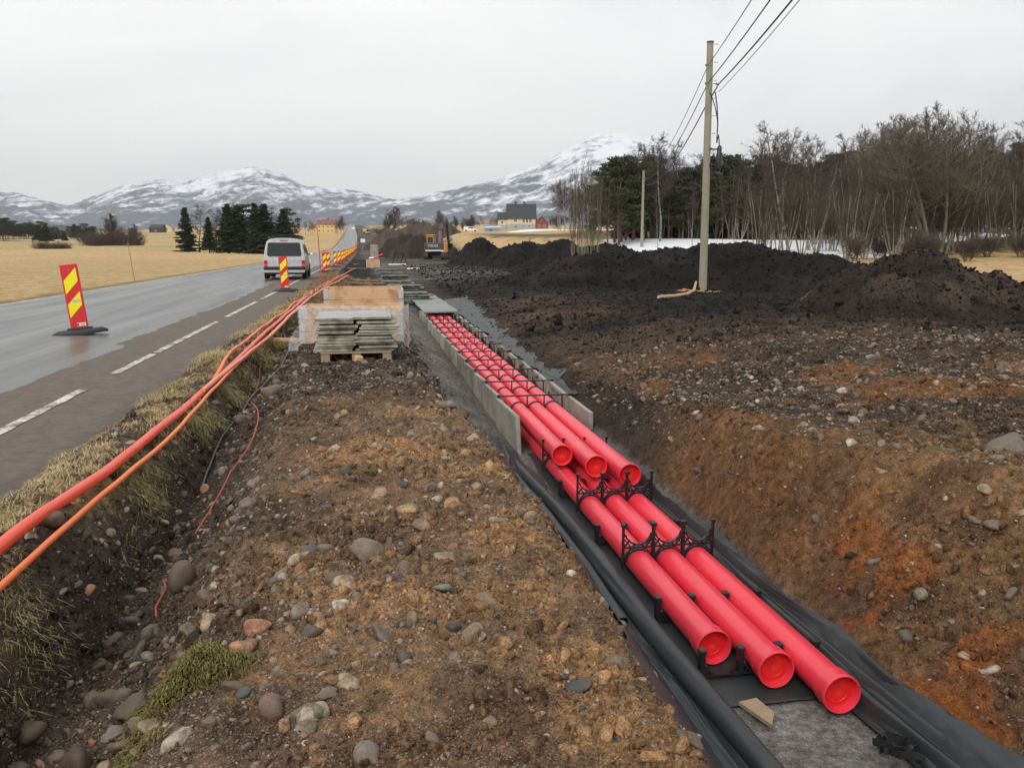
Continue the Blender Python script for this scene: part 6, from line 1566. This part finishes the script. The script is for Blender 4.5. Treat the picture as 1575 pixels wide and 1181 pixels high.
house(488, 604, 7, 7, 4.2, 2.4, YELW, RROOF, 'lower yellow outbuilding left of the two-storey yellow house', [(-1.5, 2, 1, 1.2), (1.5, 2, 1, 1.2)])
house(241, 600, 9, 8, 3.2, 2.6, DROOF, DROOF, 'far dark barn on the skyline left of the spruce row', [(0, 1.6, 1.2, 1.0)], name='barn')
house(259, 640, 7, 6, 3.2, 3.0, CREAM, TANR, 'small far pale house beside the dark barn', [(0, 1.6, 1.0, 1.0)], gable=True)
X, Yy, z = at(625, 228); t = empty('site_hut', (X, Yy, z - .1), .2, 'small blue and white site hut below the far brown hill', 'hut')
mb = MB(); mb.box((0, 0, 1.05), (2.6, 2.2, 2.1), ch=.03); mb.build('wall', M('hut_blue', (.30, .42, .50), .6), t)
mb = MB(); mb.box((0, 0, 2.2), (3.0, 2.6, .14), ch=.02); mb.build('roof', WHITE, t)
mb = MB(); mb.box((-.2, -1.12, .95), (.9, .05, 1.8)); mb.build('door', GLASSD, t); mb = MB(); mb.box((.8, -1.12, 1.3), (.5, .05, .6)); mb.build('window', WHITE, t)
mb = MB(); mb.lathe([(.55, -.5), (.80, -.5), (.80, .5), (.55, .5), (.55, -.5)], (0, 0, 0), (-.8, -.6, 0), 28); X, Yy, z = at(691, 215); o = mb.build('concrete_ring', CONC, None, True, (X, Yy, z + .75)); tag(o, 'round concrete pipe ring standing on edge beyond the excavator', 'concrete ring')
def far_car(px, Y, rz, paint, label, name='van', L=4.4, Wd=1.9, H=1.9, lights=False, base=None, X=None):
    x, y, z = at(px, Y); x = X if X is not None else x
    t = empty(name, (x, y, z if base is None else base), rz, label, name); h = H
    mb = MB(); P = [(-L / 2, .35), (L / 2, .35), (L / 2, .8), (L / 2 - .25, .98), (L / 2 - 1.05, 1.08), (L / 2 - 1.7, h - .08), (L / 2 - 2.0, h), (-L / 2 + .2, h), (-L / 2, h - .25)]
    mb.prism(P, -Wd / 2, Wd / 2); mb.build('body', paint, t)
    mb = MB()
    for s in (-1, 1):
        for (xa, xb) in ((L / 2 - 2.45, L / 2 - 1.55), (L / 2 - 3.4, L / 2 - 2.55)): mb.box(((xa + xb) / 2, s * (Wd / 2 + .004), h - .48), (xb - xa, .02, .5))
    mb.build('side_window', GLASSD, t)
    mb = MB(); mb.add([(L / 2 - 1.03, -Wd * .42, 1.1), (L / 2 - 1.03, Wd * .42, 1.1), (L / 2 - 1.66, Wd * .42, h - .1), (L / 2 - 1.66, -Wd * .42, h - .1)], [(0, 1, 2, 3)]); mb.V = [(a + .012, b_, c + .01) for a, b_, c in mb.V]; mb.build('windscreen', GLASSD, t)
    for s in (-1, 1):
        for x_ in (-L / 2 + .8, L / 2 - .8):
            mb = MB(); mb.lathe([(.001, -.1), (.34, -.1), (.34, .1), (.001, .1)], (x_, s * (Wd / 2 - .06), .34), (0, 1, 0), 16); mb.build('wheel', RUB, t)
        if lights:
            mb = MB(); mb.lathe([(.001, .0), (.26, .0), (.22, .05), (.001, .06)], (L / 2, s * .68, .72), (1, 0, 0), 12); mb.build('headlight', LIT, t)
    return t
m, nt, b = nmat('lit_lamp'); b.inputs['Base Color'].default_value = (1, .97, .9, 1); b.inputs['Emission Color'].default_value = (1, .96, .88, 1); b.inputs['Emission Strength'].default_value = 6; LIT = m
far_car(724, 330, 0.0, WHITE, 'white van parked at the far side of the pale field', L=5.2)
far_car(0, 900, math.radians(-80), SILV, 'oncoming car with both headlights lit on the far road crest', 'car', lights=True, base=float(road_top(-8, 900.)) + .02, X=W(-7.6 + float(road_shift(900.)), 900)[0])
bpy.context.view_layer.update()
far_car(0, 370, math.radians(98), WHITE, 'white topped van on the far uphill road beside the orange boards', 'van', base=float(road_top(-4.4, 376.)) + .02, X=bear(558.5, 370))
# far road truck
x = bear(561.5, 600); zz = float(road_top(-4, 610.)); t = empty('truck', (x, 600, zz), math.radians(8), 'far lorry with yellow body and white cab near the top of the road', 'truck')
mb = MB(); mb.box((0, 0, 2.0), (2.5, 6, 2.2), ch=.08); mb.build('cargo_body', YELW, t)
mb = MB(); mb.box((0, 4.2, 1.9), (2.4, 2, 2.6), ch=.2); mb.build('cab', WHITE, t)
mb = MB(); mb.box((0, 1.2, .7), (2.2, 8, .3)); mb.build('chassis', STEEL, t)
for s in (-1, 1):
    for y in (-2, -1, 3.8): mb = MB(); mb.lathe([(.001, -.15), (.5, -.15), (.5, .15), (.001, .15)], (s * 1.05, y, .5), (1, 0, 0), 16); mb.build('wheel', RUB, t)
    mb = MB(); mb.box((s * .95, -3.03, 1.0), (.3, .05, .2)); mb.build('tail_light', TAIL, t)
x = bear(566, 560); t = empty('road_roller', (x, 560, float(road_top(-1.0, 565.)) ), .3, 'small far yellow and white work machine beside the lorry', 'work machine')
mb = MB(); mb.box((0, 0, 1.2), (2.2, 3.4, 1.2), ch=.15); mb.build('body', YELW, t)
mb = MB(); mb.box((0, .2, 2.4), (1.7, 1.6, 1.4), ch=.1); mb.build('cab', GLASSD, t); mb = MB(); mb.box((0, .2, 3.2), (1.9, 1.8, .18), ch=.04); mb.build('roof', WHITE, t)
for y in (-1.5, 1.5): mb = MB(); mb.lathe([(.001, -1), (.65, -1), (.65, 1), (.001, 1)], (0, y, .65), (1, 0, 0), 20); mb.build('drum', STEEL, t, True)
# boat on trailer with blue cover
X, Yy, z = at(757, 335); t = empty('boat', (X, Yy, z), 0, 'covered white boat on a trailer beside the blue tarpaulin, left of the cream house', 'boat')
mb = MB(); P = [(-3.4, 1.5), (-3.3, .9), (2.2, .85), (3.6, 1.7)]; st_ = [(-3.3, .9, .75, 1.45), (-1, 1.05, .7, 1.5), (1.4, .95, .75, 1.6), (3.0, .45, 1.1, 1.75), (3.7, .03, 1.6, 1.85)]
vs = []; 
for (x_, w_, zb2, zt_) in st_: vs += [(x_, -w_, zt_), (x_, 0, zb2), (x_, w_, zt_), (x_, 0, zt_ + .35)]
fs = []
for i in range(4):
    for k in range(4): fs.append((i * 4 + k, i * 4 + (k + 1) % 4, (i + 1) * 4 + (k + 1) % 4, (i + 1) * 4 + k))
fs += [(0, 1, 2, 3), (16, 19, 18, 17)]
mb.add(vs, fs); mb.build('hull', M('boat_white', (.62, .66, .72), .4), t)
mb = MB(); mb.box((0, 0, .62), (5.5, .15, .12)); mb.box((-.5, 0, .5), (.12, 1.9, .1)); mb.build('trailer_frame', STEEL, t)
for s in (-1, 1): mb = MB(); mb.lathe([(.001, -.08), (.33, -.08), (.33, .08), (.001, .08)], (-.5, s * .95, .34), (0, 1, 0), 14); mb.build('wheel', RUB, t)
mb = MB(); n = 12
vs = []; 
for i in range(n + 1):
    for j in range(7): a = j / 6 * PI; vs.append((-3.4 + 6.4 * i / n, 1.7 * math.cos(a) + 2.2, 2.5 * math.sin(a) ** .7 * (1 + .04 * math.sin(i * 2.1)) - .1))
fs = [(i * 7 + j, i * 7 + j + 1, (i + 1) * 7 + j + 1, (i + 1) * 7 + j) for i in range(n) for j in range(6)] + [tuple(range(7)), tuple(range(n * 7 + 6, n * 7 - 1, -1))]
mb.add(vs, fs); X, Yy, z = at(758, 338); o = mb.build('tarpaulin', M('blue_tarp', (.12, .30, .48), .5, var=.15, scale=1.5), None, True, (X, Yy, z)); tag(o, 'blue tarpaulin over a stack behind the white boat', 'tarpaulin')

# ---------------------------------------------------------------- excavator
YEL = M('machine_yellow', (.72, .34, .05), .45, var=.1, scale=3, dirt=(.3, .18, .08), dscale=2); DGR = M('machine_grey', (.045, .048, .055), .5, var=.2, scale=3, dirt=(.09, .075, .06), dscale=1.5)
TRK = M('muddy_track', (.045, .038, .032), .8, var=.3, scale=4)
X, Yy, z = at(671, 116); ex = empty('excavator', (X, Yy, z), math.radians(-4), 'crawler excavator seen from behind on the muddy ground, boom raised', 'excavator')
for s in (-1, 1):
    mb = MB(); mb.box((s * 1.2, .3, .48), (.6, 3.4, .80), ch=.2)
    for yy in (-1.35, 1.95): mb.lathe([(.001, -.31), (.44, -.31), (.44, .31), (.001, .31)], (s * 1.2, yy, .48), (1, 0, 0), 18)
    for k in range(17): mb.box((s * 1.2, -1.4 + k * .21, .90), (.66, .09, .05))
    mb.build('track', TRK, ex)
mb = MB(); mb.box((0, .3, .75), (1.9, 1.8, .5)); mb.lathe([(.001, 0), (.75, 0), (.75, .3), (.001, .3)], (0, .3, .9), (0, 0, 1), 20); mb.build('undercarriage', TRK, ex)
mb = MB(); mb.box((0, -1.1, 1.75), (2.9, 1.1, 1.15), ch=.18); cwt = mb.build('counterweight', DGR, ex)
text_mesh('lettering', 'VOLVO', .42, WHITE, cwt, (-.2, -1.665, 1.85), (PI / 2, 0, 0), .006)
mb = MB(); mb.box((0, -1.6, 1.22), (2.5, .12, .16)); mb.build('bumper_bar', WHITE, cwt)
mb = MB(); mb.box((-.1, .35, 1.75), (2.7, 2.1, 1.05), ch=.08); mb.build('engine_cover', DGR, ex)
mb = MB(); mb.box((1.18, -.4, 1.6), (.60, 2.4, 1.3), ch=.06); mb.build('side_panel', YEL, ex)
mb = MB(); mb.box((-.85, .95, 2.55), (1.0, 1.6, 1.5), ch=.12); cab = mb.build('cab', YEL, ex)
mb = MB(); mb.box((-.85, .13, 2.65), (.78, .03, .85), ch=.01); mb.box((-1.36, .95, 2.65), (.03, 1.3, 1.0), ch=.01); mb.box((-.345, .95, 2.75), (.03, 1.3, .8), ch=.01); mb.build('window', GLASSD, cab)
mb = MB(); mb.box((-.85, .9, 3.34), (1.1, 1.75, .12), ch=.04); mb.build('cab_roof', YEL, cab)
def beam(mb, pts, w, hs):
    for i in range(len(pts) - 1):
        a, b_ = Vector(pts[i]), Vector(pts[i + 1]); t_ = (b_ - a).normalized(); up = Vector((1, 0, 0)).cross(t_).normalized(); vs = []
        for p, h_ in ((a, hs[i]), (b_, hs[i + 1])):
            for sx in (-1, 1):
                for sz in (-1, 1): vs.append(p + Vector((sx * w / 2, 0, 0)) + up * sz * h_ / 2)
        mb.add(vs, [(0, 1, 3, 2), (4, 6, 7, 5), (0, 4, 5, 1), (2, 3, 7, 6), (0, 2, 6, 4), (1, 5, 7, 3)])
mb = MB(); beam(mb, [(.25, 1.3, 1.9), (.32, 2.2, 3.9), (.5, 3.6, 5.0), (.75, 5.2, 5.3)], .42, [.5, .62, .55, .35]); bm_ = mb.build('boom', DGR, ex)
mb = MB(); beam(mb, [(.75, 4.9, 5.6), (.8, 5.8, 3.6), (.85, 6.2, 2.2)], .34, [.45, .5, .3]); mb.build('stick', DGR, ex)
mb = MB()
for a, b_, r in (((.0, 1.6, 2.0), (.05, 2.6, 4.0), .10), ((.52, 1.6, 2.0), (.58, 2.6, 4.0), .10), ((.5, 3.1, 5.1), (.72, 4.8, 5.9), .09)): mb.tube([a, b_], r, 10)
mb.build('hydraulic_cylinder', STEEL, bm_)
mb = MB(); vs = []; n = 8
for s in (-1, 1):
    for k in range(n + 1): a = math.radians(-100 + 200 * k / n); vs.append((.85 + s * .55, 6.2 + .55 * math.cos(a) - .2, 1.7 + .6 * math.sin(a) - .1))
fs = [(k, k + 1, n + 2 + k, n + 1 + k) for k in range(n)] + [tuple(range(n + 1))[::-1], tuple(range(n + 1, 2 * n + 2))]
mb.add(vs, fs); mb.build('bucket', TRK, ex)
mb = MB(); mb.box((.95, -.3, 2.75), (.12, .12, .9)); mb.box((1.15, -.2, 2.5), (.10, 1.2, .06)); mb.build('exhaust', M('red_rail', (.4, .03, .04), .5), ex)
for s in (-1, 1): mb = MB(); mb.box((s * 1.2, -1.67, 1.45), (.22, .03, .14)); mb.build('tail_light', REDL, ex)

# far crate, planks and offcuts along the trench line
collar('pallet_collar', .75, 76.5, gz(*W(.75, 76.5)[:2]) - .02, 1.2, .9, .8, 4, 'small far wooden crate beside the trench with red offcuts on it')
c0 = Vector(W(.75, 76.5, gz(*W(.75, 76.5)[:2]) + .8))
mb = MB(); mb.tube([c0 + Vector((.0, -.3, .0)), c0 + Vector((.85, .3, .45))], .07, 12); tag(mb.build('duct_offcut', RED, None, True), 'short red pipe offcut leaning out of the far wooden crate', 'pipe offcut')
mb = MB(); mb.box((0, 0, 0), (.55, .4, .18), ch=.08); o = mb.build('white_bag', WHITE, None, False, tuple(c0 + Vector((-.1, .1, .09)))); tag(o, 'white bag lying on top of the far wooden crate', 'bag')
for (u_, v_, l_, rz_, mt, lab) in ((-.1, 44, 2.4, .1, WOODO, 'grey plank lying across the ditch left of the cover slab piles'), (-.6, 70, 3.0, 1.2, WOODP, 'long pale plank near the far wooden crate'), (-.9, 84, 3.2, 1.9, WOODP, 'pale plank lying askew beyond the far wooden crate'), (.2, 46.5, 1.8, -.15, WOODO, 'second grey plank beside the cover slab piles')):
    x, y, _ = W(u_, v_); mb = MB(); mb.box((0, 0, 0), (l_, .16, .05), ch=.006); o = mb.build('plank', mt); o.location = (x, y, gz(x, y) + .08); o.rotation_euler = (0, .03, rz_); tag(o, lab, 'plank')
for (u_, v_, sx_, lab) in ((3.2, 84, 1.6, 'white insulation board lying on the mud beyond the far crate'), (4.0, 70, .9, 'small white scrap board on the grey mud')):
    x, y, _ = W(u_, v_); mb = MB(); mb.box((0, 0, 0), (sx_, .8, .12), ch=.02); o = mb.build('white_board', WHITE); o.location = (x, y, gz(x, y) + .06); o.rotation_euler = (0, 0, .4); tag(o, lab, 'board')
x, y, _ = W(3.6, 88); t = empty('plank_trestle', (x, y, gz(x, y)), .9, 'old wooden trestle standing on the mud left of the excavator', 'trestle')
for s in (-1, 1):
    mb = MB(); mb.tube([(s * .6, -.5, 0), (s * .6, 0, 1.1)], .06, 6); mb.build('leg', TRK, t); mb = MB(); mb.tube([(s * .6, .5, 0), (s * .6, 0, 1.1)], .06, 6); mb.build('leg', TRK, t)
mb = MB(); mb.box((0, 0, 1.12), (1.6, .16, .12)); mb.build('top_beam', TRK, t)
for k in range(3):
    x, y, _ = W(1.4 + .2 * k, 118 + 14 * k); mb = MB(); mb.box((0, 0, 1.0), (1.1, .25, 2.2), ch=.05); o = mb.build('concrete_block', CONC, None, False, (x, y, gz(x, y))); tag(o, ['grey upright concrete block at the far end of the trench', 'second grey upright concrete block beyond the nearest one', 'farthest grey upright concrete block'][k], 'concrete block')

# ---------------------------------------------------------------- keep labels within sixteen words
for o in COL.objects:
    if o.get('label'):
        w_ = o['label'].split()
        if len(w_) > 16: print('LONG LABEL', len(w_), o['label'])
# a part that names several pieces becomes one object per piece is handled above; drop empty meshes
sc.render.film_transparent = False
